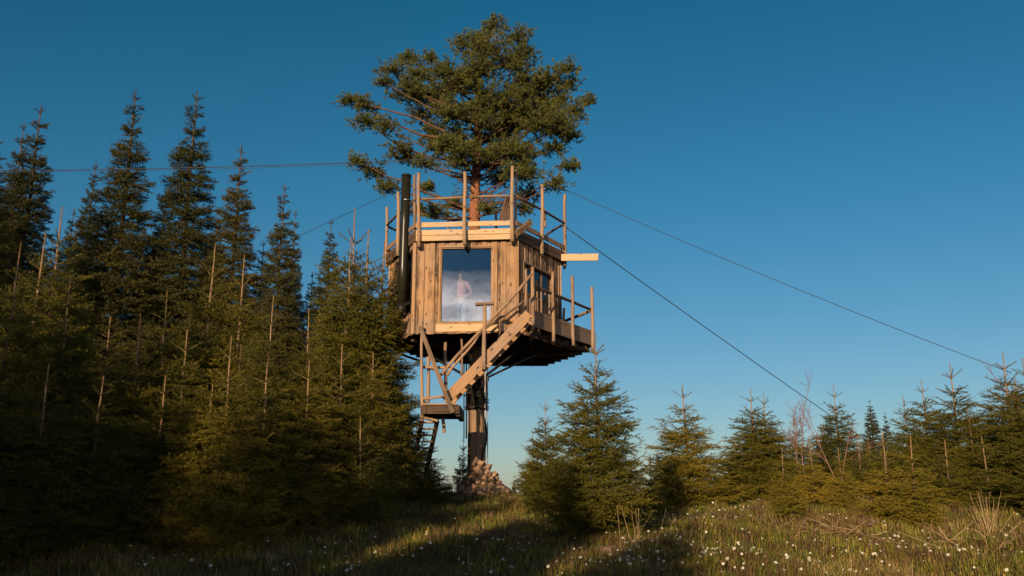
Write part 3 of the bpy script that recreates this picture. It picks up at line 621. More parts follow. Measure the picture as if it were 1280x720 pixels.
def tubes_np(p0, p1, r0, r1, n=4):
    ax = norm(p1 - p0); s = norm(np.cross(ax, np.array([0.3, 0.2, 1.0]) + 0 * ax)); u = np.cross(s, ax); N_ = len(p0); v = np.zeros((N_, 2, n, 3))
    for i in range(n):
        an = 2 * math.pi * i / n; o = s * math.cos(an) + u * math.sin(an); v[:, 0, i] = p0 + o * r0[:, None]; v[:, 1, i] = p1 + o * r1[:, None]
    f = []
    bi = np.arange(N_) * 2 * n
    for i in range(n): f.append(np.stack([bi + i, bi + (i + 1) % n, bi + n + (i + 1) % n, bi + n + i], 1))
    return v.reshape(-1, 3), np.concatenate(f)
def spruce_meshes(seed, H, Rm, dz, leader, nb, nl, nw, dens, tspace, tlen=0.42, lower=0.15, up=50, low_el=0, droop=12, ntop=4, trunk_r=None, zj=0.04, extra=3, open_=4, shoot=0.36):
    rr = random.Random(seed); rng = np.random.default_rng(seed)
    tr = trunk_r or (0.007 * H + 0.010)
    bs0, bs1, br0, br1 = [], [], [], []; ts0, ts1, tt = [], [], []
    z = H - leader; k = 0; lead0 = True
    while z > lower:
        q = (H - z) / H; dn_ = min(1.0, k / open_); Lw = Rm * min(1.0, (q * 1.12)) ** 0.82 * (1 if q < 0.85 else 0.92)
        Lw = max(Lw, shoot * (0.75 + 0.25 * k)) if k < open_ else Lw
        e0 = up + (low_el - up) * min(1, q * 2.1) ** 0.7
        n = ntop if k == 0 else (nb - 1 if k == 1 else nb)
        a0 = rr.uniform(0, 6.28)
        inter = 0 if k < 1 else (extra if k < open_ + 2 else extra * 2)
        for j in range(n + inter):
            az = a0 + 2 * math.pi * j / n + rr.uniform(-0.3, 0.3); L = Lw * rr.uniform(0.72, 1.14); zz_ = z + rr.uniform(-zj, zj) * (1 if k > 1 else 0.3)
            if j >= n: zz_ = z - rr.uniform(0.15, 0.85) * dz; L *= rr.uniform(0.55, 1.0); az = rr.uniform(0, 6.28)
            if q > 0.25 and rr.random() < 0.05: L *= 1.2
            el_ = R(e0 + rr.uniform(-9, 9)); p = np.array([0, 0, zz_]); nseg = max(3, int(L / 0.14)); sl_ = L / nseg; droopr = R(droop) * (min(1, q * 1.8)) 
            br = max(0.0055 if k < 3 else 0.004, tr * 0.16 * (L / Rm + 0.2))
            curv = rr.uniform(-0.25, 0.25)
            for s in range(nseg):
                f = s / nseg; e = el_ - droopr * math.sin(f * 2.4) + R(30) * f * f * f * min(1, q * 2.5); az2 = az + curv * f
                d = np.array([math.cos(az2) * math.cos(e), math.sin(az2) * math.cos(e), math.sin(e)]); p2 = p + d * sl_
                bs0.append(p); bs1.append(p2); br0.append(br * (1 - f * 0.8)); br1.append(br * (1 - (f + 1 / nseg) * 0.8))
                if f > 0.02 or L < 0.4:
                    for _ in range(2 if k < open_ else 1): ts0.append(p); ts1.append(p2); tt.append(0.35 + 0.25 * f)
                m = max(1, int(round(sl_ / tspace)))
                for t_ in range(m):
                    if f < 0.04 and L > 0.8: continue
                    c = p + (p2 - p) * (t_ + rr.random()) / m
                    if rr.random() > dn_ + 0.12: continue
                    for sd in (-1, 1):
                        rem = (1 - f) * L; tl = min(rem * 0.75 + 0.04, tlen * (rem * 0.5 + 0.12) / 0.35 * rr.uniform(0.6, 1.15))
                        if k == 0: continue
                        if tl < 0.035: continue
                        ang = az2 + sd * R(rr.uniform(38, 62)); te = e * 0.6 + R(rr.uniform(-32, 30))
                        td = np.array([math.cos(ang) * math.cos(te), math.sin(ang) * math.cos(te), math.sin(te)])
                        e1 = c + td * tl; ts0.append(c); ts1.append(e1); tt.append(0.45 + 0.2 * f)
                        if tl > 0.16:
                            for sd2 in (-1, 1):
                                for g_ in (0.35, 0.65):
                                    a3 = ang + sd2 * R(rr.uniform(35, 55)); d3 = np.array([math.cos(a3), math.sin(a3), math.sin(te) - rr.uniform(0.0, 0.3)]); c3 = c + td * tl * g_
                                    ts0.append(c3); ts1.append(c3 + d3 * tl * 0.42 * rr.uniform(0.6, 1.1)); tt.append(0.5)
                p = p2
        z -= dz * rr.uniform(0.8, 1.2) * (1.3 if k < 3 else (1.0 if q < 0.4 else 0.82)); k += 1
    # needles on the leader, short and sparse
    for _ in range(2): ts0.append(np.array([0, 0, H - leader * 0.95])); ts1.append(np.array([0, 0, H])); tt.append(0.8)
    for zb_ in (leader, leader + dz * 1.2): ts0.append(np.array([0, 0, H - zb_ - dz])); ts1.append(np.array([0, 0, H - zb_])); tt.append(0.6)
    ts0, ts1, tt = np.array(ts0), np.array(ts1), np.array(tt)
    v, f, t = needle_tris(ts0, ts1, dens, nl, nw, rng, tone0=tt)
    crown = np_mesh('crown', v, f, 3, t)
    # trunk with limbs
    wob = [rr.uniform(-1, 1) * 0.006 * H for _ in range(3)]
    nst = 14; zs = np.linspace(0, H, nst + 1); pts = np.stack([wob[0] * np.sin(zs / H * 5) * (zs < H * 0.85), wob[1] * np.sin(zs / H * 4) * (zs < H * 0.85), zs], 1); pts[0, 2] = -0.25
    rads = tr * (1 - zs / H) ** 0.9 + 0.003 + 0.0005 * H
    v1, f1 = tubes_np(pts[:-1], pts[1:], rads[:-1], rads[1:], 8)
    v2, f2 = tubes_np(np.array(bs0), np.array(bs1), np.array(br0), np.array(br1), 4)
    trunk = np_mesh('trunk', np.concatenate([v1, v2]), np.concatenate([f1, f2 + len(v1)]), 4, smooth=True)
    return crown, trunk
class Kind:
    def __init__(s, name, H, cmat, tmat, **k): s.name = name; s.H = H; s.c, s.t = spruce_meshes(H=H, **k); s.cmat = cmat; s.tmat = tmat; s.proto = None
    def place(s, x, y, H, label, cat, group=None, wx=1.0, rz=None, cmat=None, tilt=0):
        c = s.proto
        key = '_' + (cmat or s.cmat)
        z = g(x, y); root = empty(s.name, (x, y, z), random.uniform(0, 6.28) if rz is None else rz)
        if not hasattr(s, key):
            if hasattr(s, '_used'): me = s.c.copy(); me.materials.clear()
            else: me = s.c
            s._used = True; me.materials.append(M[cmat or s.cmat]); setattr(s, key, me)
            if not s.t.materials: s.t.materials.append(M[s.tmat])
        k = H / s.H; root.scale = (k * wx, k * wx, k); tj = 0.004 if s.H > 9 else 0.013; root.rotation_euler.x = tilt or random.gauss(0, tj); root.rotation_euler.y = random.gauss(0, tj)
        for nm, me in (('trunk', s.t), ('crown', getattr(s, key))):
            o = bpy.data.objects.new(nm, me); col.objects.link(o); o.parent = root
        return tag(root, label, cat, group)
young = dict(up=54, low_el=16, droop=12, zj=0.07)
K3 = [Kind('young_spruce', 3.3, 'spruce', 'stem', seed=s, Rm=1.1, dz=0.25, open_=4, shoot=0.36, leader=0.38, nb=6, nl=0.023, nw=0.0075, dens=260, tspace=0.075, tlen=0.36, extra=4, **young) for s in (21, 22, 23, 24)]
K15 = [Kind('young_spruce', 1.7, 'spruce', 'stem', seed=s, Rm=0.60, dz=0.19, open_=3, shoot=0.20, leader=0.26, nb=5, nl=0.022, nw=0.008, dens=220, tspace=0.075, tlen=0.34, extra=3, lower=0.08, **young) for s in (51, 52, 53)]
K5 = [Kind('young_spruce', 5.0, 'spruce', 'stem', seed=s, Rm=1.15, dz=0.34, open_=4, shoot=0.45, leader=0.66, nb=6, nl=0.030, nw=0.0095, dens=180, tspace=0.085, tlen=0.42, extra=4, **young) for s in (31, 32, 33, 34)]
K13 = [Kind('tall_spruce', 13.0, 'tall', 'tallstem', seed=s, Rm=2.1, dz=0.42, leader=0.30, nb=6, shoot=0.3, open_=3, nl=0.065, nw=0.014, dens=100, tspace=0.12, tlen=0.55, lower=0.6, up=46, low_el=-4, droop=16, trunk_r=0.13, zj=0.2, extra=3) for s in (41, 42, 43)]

def tree_at(kinds, px, py, Y, label, cat='spruce', group=None, wx=1.0, cmat=None, k=None, tilt=0):
    p = P(px, py, Y); H_ = p.z - g(p.x, Y); kinds = kinds if kinds is K13 else (K15 if H_ < 2.1 else K3 if H_ < 4.0 else K5); kd = kinds[(k if k is not None else random.randrange(len(kinds))) % len(kinds)]
    return kd.place(p.x, Y, H_, label, cat, group, wx, cmat=cmat)
# tall spruces, left
GT = 'tall spruces of the left forest'
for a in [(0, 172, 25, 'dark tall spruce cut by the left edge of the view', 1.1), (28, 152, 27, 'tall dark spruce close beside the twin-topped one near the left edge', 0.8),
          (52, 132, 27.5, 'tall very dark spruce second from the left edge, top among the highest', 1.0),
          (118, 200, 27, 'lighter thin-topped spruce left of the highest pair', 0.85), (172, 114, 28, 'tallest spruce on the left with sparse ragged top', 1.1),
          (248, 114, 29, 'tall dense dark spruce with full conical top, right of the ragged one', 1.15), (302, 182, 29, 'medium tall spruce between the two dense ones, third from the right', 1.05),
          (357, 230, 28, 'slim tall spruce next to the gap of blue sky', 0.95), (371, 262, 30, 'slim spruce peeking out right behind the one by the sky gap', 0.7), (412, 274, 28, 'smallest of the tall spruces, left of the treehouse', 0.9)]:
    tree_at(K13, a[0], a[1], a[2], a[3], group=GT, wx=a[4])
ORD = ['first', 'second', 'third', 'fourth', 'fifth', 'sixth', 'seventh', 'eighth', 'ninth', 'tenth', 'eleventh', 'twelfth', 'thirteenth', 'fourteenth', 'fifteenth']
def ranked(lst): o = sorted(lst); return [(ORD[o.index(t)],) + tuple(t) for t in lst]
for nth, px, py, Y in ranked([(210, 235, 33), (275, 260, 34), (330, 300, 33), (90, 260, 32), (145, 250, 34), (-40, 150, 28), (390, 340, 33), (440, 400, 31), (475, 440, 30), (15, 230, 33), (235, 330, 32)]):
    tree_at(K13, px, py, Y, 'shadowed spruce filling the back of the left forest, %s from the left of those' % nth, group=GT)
# young spruces, left
GL = 'young spruces in front of the left forest'
for i, a in enumerate([(23, 300, 13, 'young spruce whose pale leader is the leftmost leader'), (54, 290, 15, 'young spruce with pale leader, second leader from the left edge'),
          (83, 258, 17, 'young spruce with very high pale leader near the left edge'), (93, 345, 14, 'shorter young spruce just right of the high leader near the left edge'),
          (140, 396, 16, 'young spruce with faint leader below the ragged tall spruce'), (181, 393, 15, 'young spruce with thin pale leader below the ragged tall spruce'),
          (216, 364, 16, 'young spruce with straight pale leader below the gap between the two highest spruces'), (236, 412, 14, 'low young spruce right beside a higher pale leader'),
          (268, 303, 17, 'young spruce with long pale leader and forked side shoots'), (290, 420, 13, 'young spruce with bright bare stem at the middle of the left forest'),
          (306, 318, 17, 'young spruce with long pale leader below the medium tall spruce'), (336, 368, 15, 'young spruce with short pale leader right of the long leaders'),
          (392, 385, 18, 'young spruce below the sky gap'), (437, 298, 22.0, 'leftmost of the clustered pale leaders beside the treehouse'), (448, 262, 23.0, 'highest of the clustered pale leaders beside the treehouse'),
          (459, 288, 22.4, 'middle one of the clustered pale leaders beside the treehouse'), (472, 300, 23.2, 'rightmost pale leader of the cluster beside the treehouse')]):
    tree_at(K5, a[0], a[1], a[2], a[3], 'spruce', GL, wx=1.05)
GD = 'shaded low spruces of the left foreground'
for nth, px, py, Y, w_ in ranked([(-30, 400, 11, 1.3), (60, 455, 12, 1.4), (125, 470, 12.5, 1.4), (205, 470, 13.5, 1.4), (260, 480, 13, 1.3), (335, 455, 14, 1.4), (385, 450, 15, 1.3), (430, 430, 16, 1.3), (470, 440, 20, 1.2), (485, 490, 21.3, 1.2), (160, 440, 15, 1.3), (20, 430, 13.5, 1.3), (300, 430, 16, 1.3), (466, 400, 22.6, 0.75), (455, 520, 15, 1.2)]):
    tree_at(K5 if py < 460 else K3, px, py, Y, 'shaded bushy spruce in the dark left foreground, %s from the left of the bushy ones' % nth, 'spruce', GD, wx=w_)
# spruces, right
GR = 'young spruces right of the treehouse'
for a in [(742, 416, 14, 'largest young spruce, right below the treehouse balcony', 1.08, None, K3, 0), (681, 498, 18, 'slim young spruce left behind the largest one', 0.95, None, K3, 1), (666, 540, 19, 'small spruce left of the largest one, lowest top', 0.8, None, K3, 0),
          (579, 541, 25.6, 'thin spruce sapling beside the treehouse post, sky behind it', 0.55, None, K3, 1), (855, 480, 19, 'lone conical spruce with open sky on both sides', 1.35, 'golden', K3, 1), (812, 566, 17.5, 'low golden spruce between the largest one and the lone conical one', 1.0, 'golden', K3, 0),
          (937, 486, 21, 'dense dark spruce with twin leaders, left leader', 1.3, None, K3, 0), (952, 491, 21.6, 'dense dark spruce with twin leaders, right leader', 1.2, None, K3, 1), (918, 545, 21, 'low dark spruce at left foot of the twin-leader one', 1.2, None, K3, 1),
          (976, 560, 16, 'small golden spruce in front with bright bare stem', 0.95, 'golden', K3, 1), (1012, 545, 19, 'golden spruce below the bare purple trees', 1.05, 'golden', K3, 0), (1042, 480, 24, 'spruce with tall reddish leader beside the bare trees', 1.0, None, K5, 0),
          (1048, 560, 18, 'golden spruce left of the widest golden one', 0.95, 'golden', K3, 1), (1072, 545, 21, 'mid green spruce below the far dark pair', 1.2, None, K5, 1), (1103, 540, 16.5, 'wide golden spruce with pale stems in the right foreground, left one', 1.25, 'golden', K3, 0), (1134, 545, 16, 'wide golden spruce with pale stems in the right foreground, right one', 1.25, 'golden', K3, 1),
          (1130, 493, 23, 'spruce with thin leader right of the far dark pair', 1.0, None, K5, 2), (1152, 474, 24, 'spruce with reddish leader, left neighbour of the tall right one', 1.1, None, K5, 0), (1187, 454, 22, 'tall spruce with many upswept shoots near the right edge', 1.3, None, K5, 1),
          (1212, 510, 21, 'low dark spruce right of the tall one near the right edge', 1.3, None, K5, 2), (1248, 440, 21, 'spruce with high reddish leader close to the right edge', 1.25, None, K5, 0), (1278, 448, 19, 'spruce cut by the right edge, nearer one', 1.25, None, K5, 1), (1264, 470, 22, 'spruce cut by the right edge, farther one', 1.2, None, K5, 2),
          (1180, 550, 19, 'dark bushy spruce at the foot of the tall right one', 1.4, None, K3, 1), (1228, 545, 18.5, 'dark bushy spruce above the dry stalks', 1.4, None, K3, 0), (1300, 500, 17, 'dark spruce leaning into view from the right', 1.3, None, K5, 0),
          (992, 520, 24, 'spruce behind the bare purple trees, left', 1.2, None, K5, 1), (1025, 530, 25, 'spruce behind the bare purple trees, right', 1.2, None, K5, 2), (896, 585, 24, 'tiny spruce tip in the sky gap left of the twin-leader one', 0.8, None, K3, 1), (642, 585, 25, 'tiny sapling standing on the crest right of the stone pile', 0.25, None, K3, 0)]:
    tree_at(a[6], a[0], a[1], a[2], a[3], 'spruce', GR, wx=a[4], cmat=a[5], k=a[7] if a[7] < len(a[6]) else 0)
tree_at(K13, 1087, 500, 60, 'far dark spruce rising above the right thicket, higher of two', 'spruce', 'far spruces', 1.4)
tree_at(K13, 1106, 515, 62, 'far dark spruce rising above the right thicket, lower of two', 'spruce', 'far spruces', 1.0)
for nth, px, py, Y in ranked([(1000, 565, 34), (1060, 560, 36), (1120, 550, 34), (1170, 545, 33), (1210, 535, 32), (1240, 520, 30), (1290, 520, 28), (950, 580, 33), (1085, 545, 38), (1030, 560, 38)]):
    tree_at(K5, px, py, Y, 'spruce at the back of the right thicket, %s from the left of those behind' % nth, 'spruce', 'spruces at the back of the right thicket', wx=1.3)
# small bushy spruce at the left forest's foot near the steps
tree_at(K3, 523, 520, 22.0, 'dark little spruce hiding the foot of the lower steps', 'spruce', None, 1.15, k=1)
tree_at(K3, 540, 578, 22.3, 'lowest spruce right of the lower steps', 'spruce', None, 1.1, k=2)
tree_at(K3, 560, 592, 25.0, 'little spruce at the foot of the steps', 'spruce', None, 0.9, k=0)
tree_at(K3, 545, 575, 20, 'low spruce in front of the steps beside the dark forest', 'spruce', None, 1.2, k=1)
# trees behind the photographer: their shadows lie over the left foreground
GB = 'spruces behind the photographer'
for i, (x, y, h) in enumerate([(-33, -12, 16.5), (-30, -12, 16.5), (-28.5, -10, 16.5), (-27, -9, 15.5), (-25, -13, 13.5), (-23, -10, 10.5), (-21, -12, 9.4), (-19, -10, 9.0), (-17, -12, 9.2), (-15, -10, 8.7), (-13, -12, 8.9), (-11.2, -10, 8.3), (-9.6, -12, 8.5), (-8, -10, 7.6), (-6.6, -11.5, 7.0), (-22, -6, 8.4), (-18.5, -6, 7.8), (-15.5, -6, 7.6), (-12.5, -6, 7.2), (-10, -6, 6.8), (-9.2, -4.6, 6.8), (-8.3, -6.5, 7.0), (-7.6, -5, 6.6), (-6.8, -6, 6.8), (-6.0, -4.6, 6.4), (-5.2, -6.4, 6.4), (-14, -4.5, 8.2), (-17, -4.5, 8.4), (-20, -4.5, 9.5), (-11.5, -4.5, 7.4), (-27, -6, 12), (-32, -5, 14), (-24.5, -4, 10), (1.2, -7, 4.6)]):
    h = h * (1.3 if x < -13.5 else 1.1 if x < -9.5 else 1.0)
    K13[i % 3].place(x, y, h, 'spruce standing behind the photographer, its shadow over the left foreground', 'spruce', GB, 1.5 * 13 / h * 0.62)

# the pine growing through the roof -------------------------------------
def build_pine():
    rng = np.random.default_rng(3); rr = random.Random(3); YP = 24.4
    tx = XZ(595, 9, YP); b0 = Vector((tx, YP + 0.75, g(tx, YP)))
    tp = [(b0.x, b0.y, b0.z - 0.3), (b0.x - 0.02, b0.y, 5.0)]
    for px, py in ((593, 275), (594, 240), (596, 200), (597, 165), (597, 130), (599, 95), (606, 60), (613, 32)): tp.append(tuple(P(px, py, YP + 0.75)))
    tp = np.array(tp); tr = np.array([0.21, 0.19, 0.17, 0.145, 0.13, 0.115, 0.09, 0.07, 0.045, 0.02])
    root = empty('pine_tree', b0); tag(root, 'old pine with reddish trunk and wide rounded crown rising through the treehouse roof', 'pine')
    bo = np.array(b0)
    lobes = [(617, 33, 14), (600, 48, 12), (580, 57, 15), (647, 47, 15), (610, 62, 25), (640, 80, 28), (597, 87, 22), (655, 68, 16), (510, 73, 11), (491, 88, 14), (523, 93, 22), (553, 90, 16), (510, 118, 20), (550, 118, 28), (572, 103, 20),
             (708, 88, 14), (687, 100, 20), (663, 113, 26), (710, 107, 12), (734, 127, 9), (720, 140, 15), (700, 157, 22), (437, 127, 10), (457, 133, 15), (458, 152, 15), (484, 158, 13), (527, 145, 17), (503, 188, 18), (531, 205, 13),
             (560, 143, 22), (572, 172, 17), (627, 127, 28), (650, 143, 28), (672, 157, 26), (643, 190, 24), (617, 208, 16), (655, 210, 18), (693, 185, 14), (446, 202, 9), (467, 215, 15), (484, 234, 13), (712, 208, 11), (694, 230, 13),
             (661, 243, 12), (545, 264, 14), (520, 262, 9), (655, 262, 9), (675, 130, 18), (700, 125, 12), (625, 165, 18), (590, 190, 12), (610, 262, 8), (570, 255, 10), (535, 235, 8), (712, 172, 11), (625, 225, 12), (480, 102, 8), (537, 72, 7)]
    seg0, seg1, r0, r1 = [], [], [], []; t0_, t1_, tone = [], [], []; dead0, dead1, dr0, dr1 = [], [], [], []
    def limb(a, b, ra, rb, S0, S1, A0, A1, sag=0.1, n=8):
        L = np.linalg.norm(b - a); pr = a; off = rng.normal(0, 0.05 * L, 3)
        for i in range(1, n + 1):
            q = i / n; p = a + (b - a) * q + off * math.sin(math.pi * q) * 0.8 + rng.normal(0, 0.02, 3) * (q < 1) + np.array([0, 0, -sag * L * math.sin(math.pi * q)])
            S0.append(pr); S1.append(p); A0.append(ra + (rb - ra) * (i - 1) / n); A1.append(ra + (rb - ra) * q); pr = p
    lobes += [(px + rr.uniform(-16, 16), py + rr.uniform(-12, 12), rr.uniform(8, 15)) for px, py, r in lobes if r > 17 and 25 < py < 215] + [(597 + rr.uniform(-60, 60), rr.uniform(110, 200), 13) for _ in range(14)]
    front = [(598, 88, 13), (590, 108, 13), (606, 122, 14), (584, 140, 13), (604, 152, 12), (588, 186, 12), (606, 198, 12), (572, 205, 12), (625, 190, 13), (560, 180, 12), (640, 215, 12)]; lobes += front
    for px, py, r in lobes:
        Yl = YP + 0.75 + rr.choice((-1, 1)) * rr.uniform(0.1, 1.5) * (1 - abs(px - 597) / 190) * (0.5 if py < 60 else 1)
        Yl = YP - 0.1 - 0.5 * rr.random() if (px, py, r) in front else Yl
        c = np.array(P(px, py, Yl)); rm = r * 24.5 / FPX * 1.03
        # attach on trunk a bit lower
        drop = 0.35 * abs(c[0] - tx) + 0.2; zt = max(P(595, 262, YP).z, c[2] - drop); zi = np.interp(zt, tp[:, 2], np.arange(len(tp))); i = int(zi); i = min(i, len(tp) - 2); a = tp[i] + (tp[i + 1] - tp[i]) * (zi - i)
        limb(a, c, 0.018 + 0.010 * np.linalg.norm(c - a), 0.010, seg0, seg1, r0, r1, 0.06)
        ntw = int(34 + 420 * rm * rm)
        for k in range(ntw):
            d = norm(rng.normal(size=3)); e = c + d * np.array([1.05, 1.1, 0.7]) * rm * min(1.7, abs(rng.normal(0.75, 0.42)))
            if e[2] < c[2] - rm * 0.55: e[2] = c[2] - rm * 0.5 * rng.random()
            s = c + (e - c) * rng.uniform(0.1, 0.45)
            seg0.append(s); seg1.append(e); r0.append(0.006); r1.append(0.003)
            up_ = norm(e - c + np.array([0, 0, 0.5 * rm])); 
            for m_ in range(3):
                tdir = norm(up_ + rng.normal(0, 0.55, 3)); s2 = e + rng.normal(0, 0.035, 3); t0_.append(s2); t1_.append(s2 + tdir * rng.uniform(0.07, 0.14)); tone.append(0.45 + rng.normal(0, 0.14))
    for k in range(26):
        py = rr.uniform(195, 268); a = P(595, py, YP + 0.75); an = rr.uniform(0, 6.28); L = rr.uniform(0.6, 2.0)
        b = np.array(a) + np.array([math.cos(an) * L, math.sin(an) * L * 0.7, rr.uniform(-0.1, 0.35) * L]); limb(np.array(a), b, 0.022, 0.006, dead0, dead1, dr0, dr1, 0.03)
        for q in (0.4, 0.6, 0.8): c = np.array(a) * (1 - q) + b * q; limb(c, c + rng.normal(0, 0.25, 3), 0.008, 0.004, dead0, dead1, dr0, dr1, 0, 3)
    for k in range(7):   # bare limbs seen inside the crown
        pass
    v1, f1 = tubes_np(tp[:-1] - bo, tp[1:] - bo, tr[:-1], tr[1:], 14)
    v2, f2 = tubes_np(np.array(seg0 + dead0) - bo, np.array(seg1 + dead1) - bo, np.array(r0 + dr0), np.array(r1 + dr1), 5)
    link('trunk', np_mesh('trunk', v1, f1, 4, smooth=True), M['pinebark'], root); link('limbs', np_mesh('limbs', v2, f2, 4, smooth=True), M['limb'], root)
    v, f, t = needle_tris(np.array(t0_) - bo, np.array(t1_) - bo, 340, 0.065, 0.0095, rng, lean=0.9, tone0=np.array(tone)); link('crown', np_mesh('crown', v, f, 3, t), M['pine'], root)
build_pine()

# bare broadleaf saplings ------------------------------------------------
def bare_tree(px, py, Y, label, seed, nst=3, mt='purple', twist=0.35, name='bare_tree', spread=0.3, cat='tree', thick=1.0):
    rr = random.Random(seed); rng = np.random.default_rng(seed); p = P(px, py, Y); gz_ = g(p.x, Y); H_ = (p.z - gz_) * 0.86; S0, S1, A0, A1 = [], [], [], []
    def grow_(a, d, L, r, lev):
        n = 5; pr = a
        for i in range(n):
            d = norm(d + rng.normal(0, 0.10, 3) + np.array([0, 0, 0.04])); q = pr + d * L / n; S0.append(pr); S1.append(q); A0.append(r * (1 - i / n * 0.6)); A1.append(r * (1 - (i + 1) / n * 0.6)); pr = q
            if lev < 3 and i >= (2 if lev == 0 else 0) and rr.random() < 0.9:
                for _ in range(2 if lev else 1): grow_(q, norm(d + rng.normal(0, twist + 0.25, 3)), L * rr.uniform(0.28, 0.5), r * 0.45, lev + 1)
    for k in range(nst): grow_(np.array([rr.uniform(-.1, .1), rr.uniform(-.1, .1), -0.1]), norm(np.array([rr.uniform(-spread, spread), rr.uniform(-spread, spread), 1.0])), H_ * rr.uniform(0.8, 0.98), 0.028 * thick * H_ / 3, 0)
    v, f = tubes_np(np.array(S0), np.array(S1), np.array(A0), np.array(A1), 5); root = empty(name, (p.x, Y, gz_)); link('branches', np_mesh('branches', v, f, 4, smooth=True), M[mt], root); tag(root, label, cat)
bare_tree(997, 497, 23, 'leafless purplish tree with rounded twiggy head in the right thicket', 1, 2, spread=0.12, thick=1.1)
bare_tree(1040, 512, 22, 'leafless crooked purplish sapling beside the rounded bare tree', 2, 2, spread=0.2, thick=1.2)
bare_tree(1272, 452, 20, 'leafless reddish tree reaching up at the right edge', 4, 2, spread=0.15)
bare_tree(1080, 628, 15, 'low bare reddish bush in front of the golden spruces', 6, 7, spread=0.8, thick=0.8, name='bare_bush', cat='bush')
bare_tree(1020, 640, 14.5, 'low bare twiggy bush below the small golden spruce', 8, 7, spread=0.9, thick=0.8, name='bare_bush', cat='bush')
bare_tree(560, 590, 22.5, 'reddish bare bush between the steps and the stone pile', 9, 8, spread=0.5, thick=0.7, name='bare_bush', cat='bush')
bare_tree(400, 590, 15, 'pale bare bush in the shaded left foreground', 10, 6, mt='leader', spread=0.4, thick=0.6, name='bare_bush', cat='bush')

# tall dry stalks and slim dead stem --------------------------------------
def stalks(px, py, Y, n, label, seed, h=0.9, spread=0.25, name='dry_stalks'):
    rng = np.random.default_rng(seed); p = P(px, py, Y); b = Vector((p.x, Y, g(p.x, Y))); a = np.concatenate([rng.normal(0, spread * 0.5, (n, 2)), np.full((n, 1), -0.05)], 1)
    e = a + np.concatenate([rng.normal(0, spread, (n, 2)), rng.uniform(0.4, 1.0, (n, 1)) * h], 1); v, f = tubes_np(a, e, np.full(n, 0.0045), np.full(n, 0.002), 4)
    o = link(name, np_mesh(name, v, f, 4, rng.random(len(f))), M['straw'], None, b); tag(o, label, 'stalks')
stalks(1235, 660, 15, 34, 'bundle of tall pale dry stalks standing in the grass at the right', 1, 0.85, 0.13)
stalks(1262, 668, 14.6, 22, 'splayed dry stalks leaning right beside the upright bundle', 2, 0.4, 0.4)
stalks(795, 690, 12.8, 9, 'few thin dry stalks beside the largest young spruce', 3, 0.75, 0.2)
stalks(975, 640, 15, 16, 'short dry stalks below the small golden spruce', 4, 0.4, 0.3)

def brush(px, py, Y, n, label, seed, L=0.7):
    rng = np.random.default_rng(seed); p = P(px, py, Y); b = Vector((p.x, Y, g(p.x, Y))); a = np.concatenate([rng.normal(0, 0.35, (n, 2)), rng.uniform(0.02, 0.16, (n, 1))], 1)
    d = norm(np.concatenate([rng.normal(0, 1, (n, 2)), rng.uniform(-0.05, 0.45, (n, 1))], 1)); e = a + d * rng.uniform(0.2, 1.0, (n, 1)) * L
    c = a + (e - a) * 0.5; t = c + norm(d + rng.normal(0, 0.5, (n, 3))) * 0.22; v, f = tubes_np(np.concatenate([a, c]), np.concatenate([e, t]), np.full(2 * n, 0.009), np.full(2 * n, 0.003), 4)
    tag(link('brushwood', np_mesh('brushwood', v, f, 4, rng.random(len(f)) * 0.6), M['weathered'] if seed % 2 else M['straw'], None, b), label, 'brushwood')
brush(1045, 668, 14.5, 34, 'heap of dead grey branches in front of the golden spruces', 2, 0.8)
brush(1190, 690, 13.2, 22, 'scattered pale dead branches in front of the dry stalks', 4, 0.7)
brush(900, 655, 15.5, 20, 'few brown dead branches on the sunny slope', 9, 0.6)
brush(650, 668, 14, 22, 'brown dead branches in the grass left of the largest young spruce', 5, 0.6)
# a stump in the dark foreground
def stump(px, py, Y):
    p = P(px, py, Y); b = Vector((p.x, Y, g(p.x, Y))); m_ = MB(b); m_.pole(b - Vector((0, 0, 0.1)), b + Vector((0, 0, 0.5)), 0.2, 0.15, n=12, wob=0.02)
    tag(m_.build('tree_stump', M['weathered']), 'weathered tree stump in the shade of the left foreground', 'stump')
stump(405, 620, 15.3)

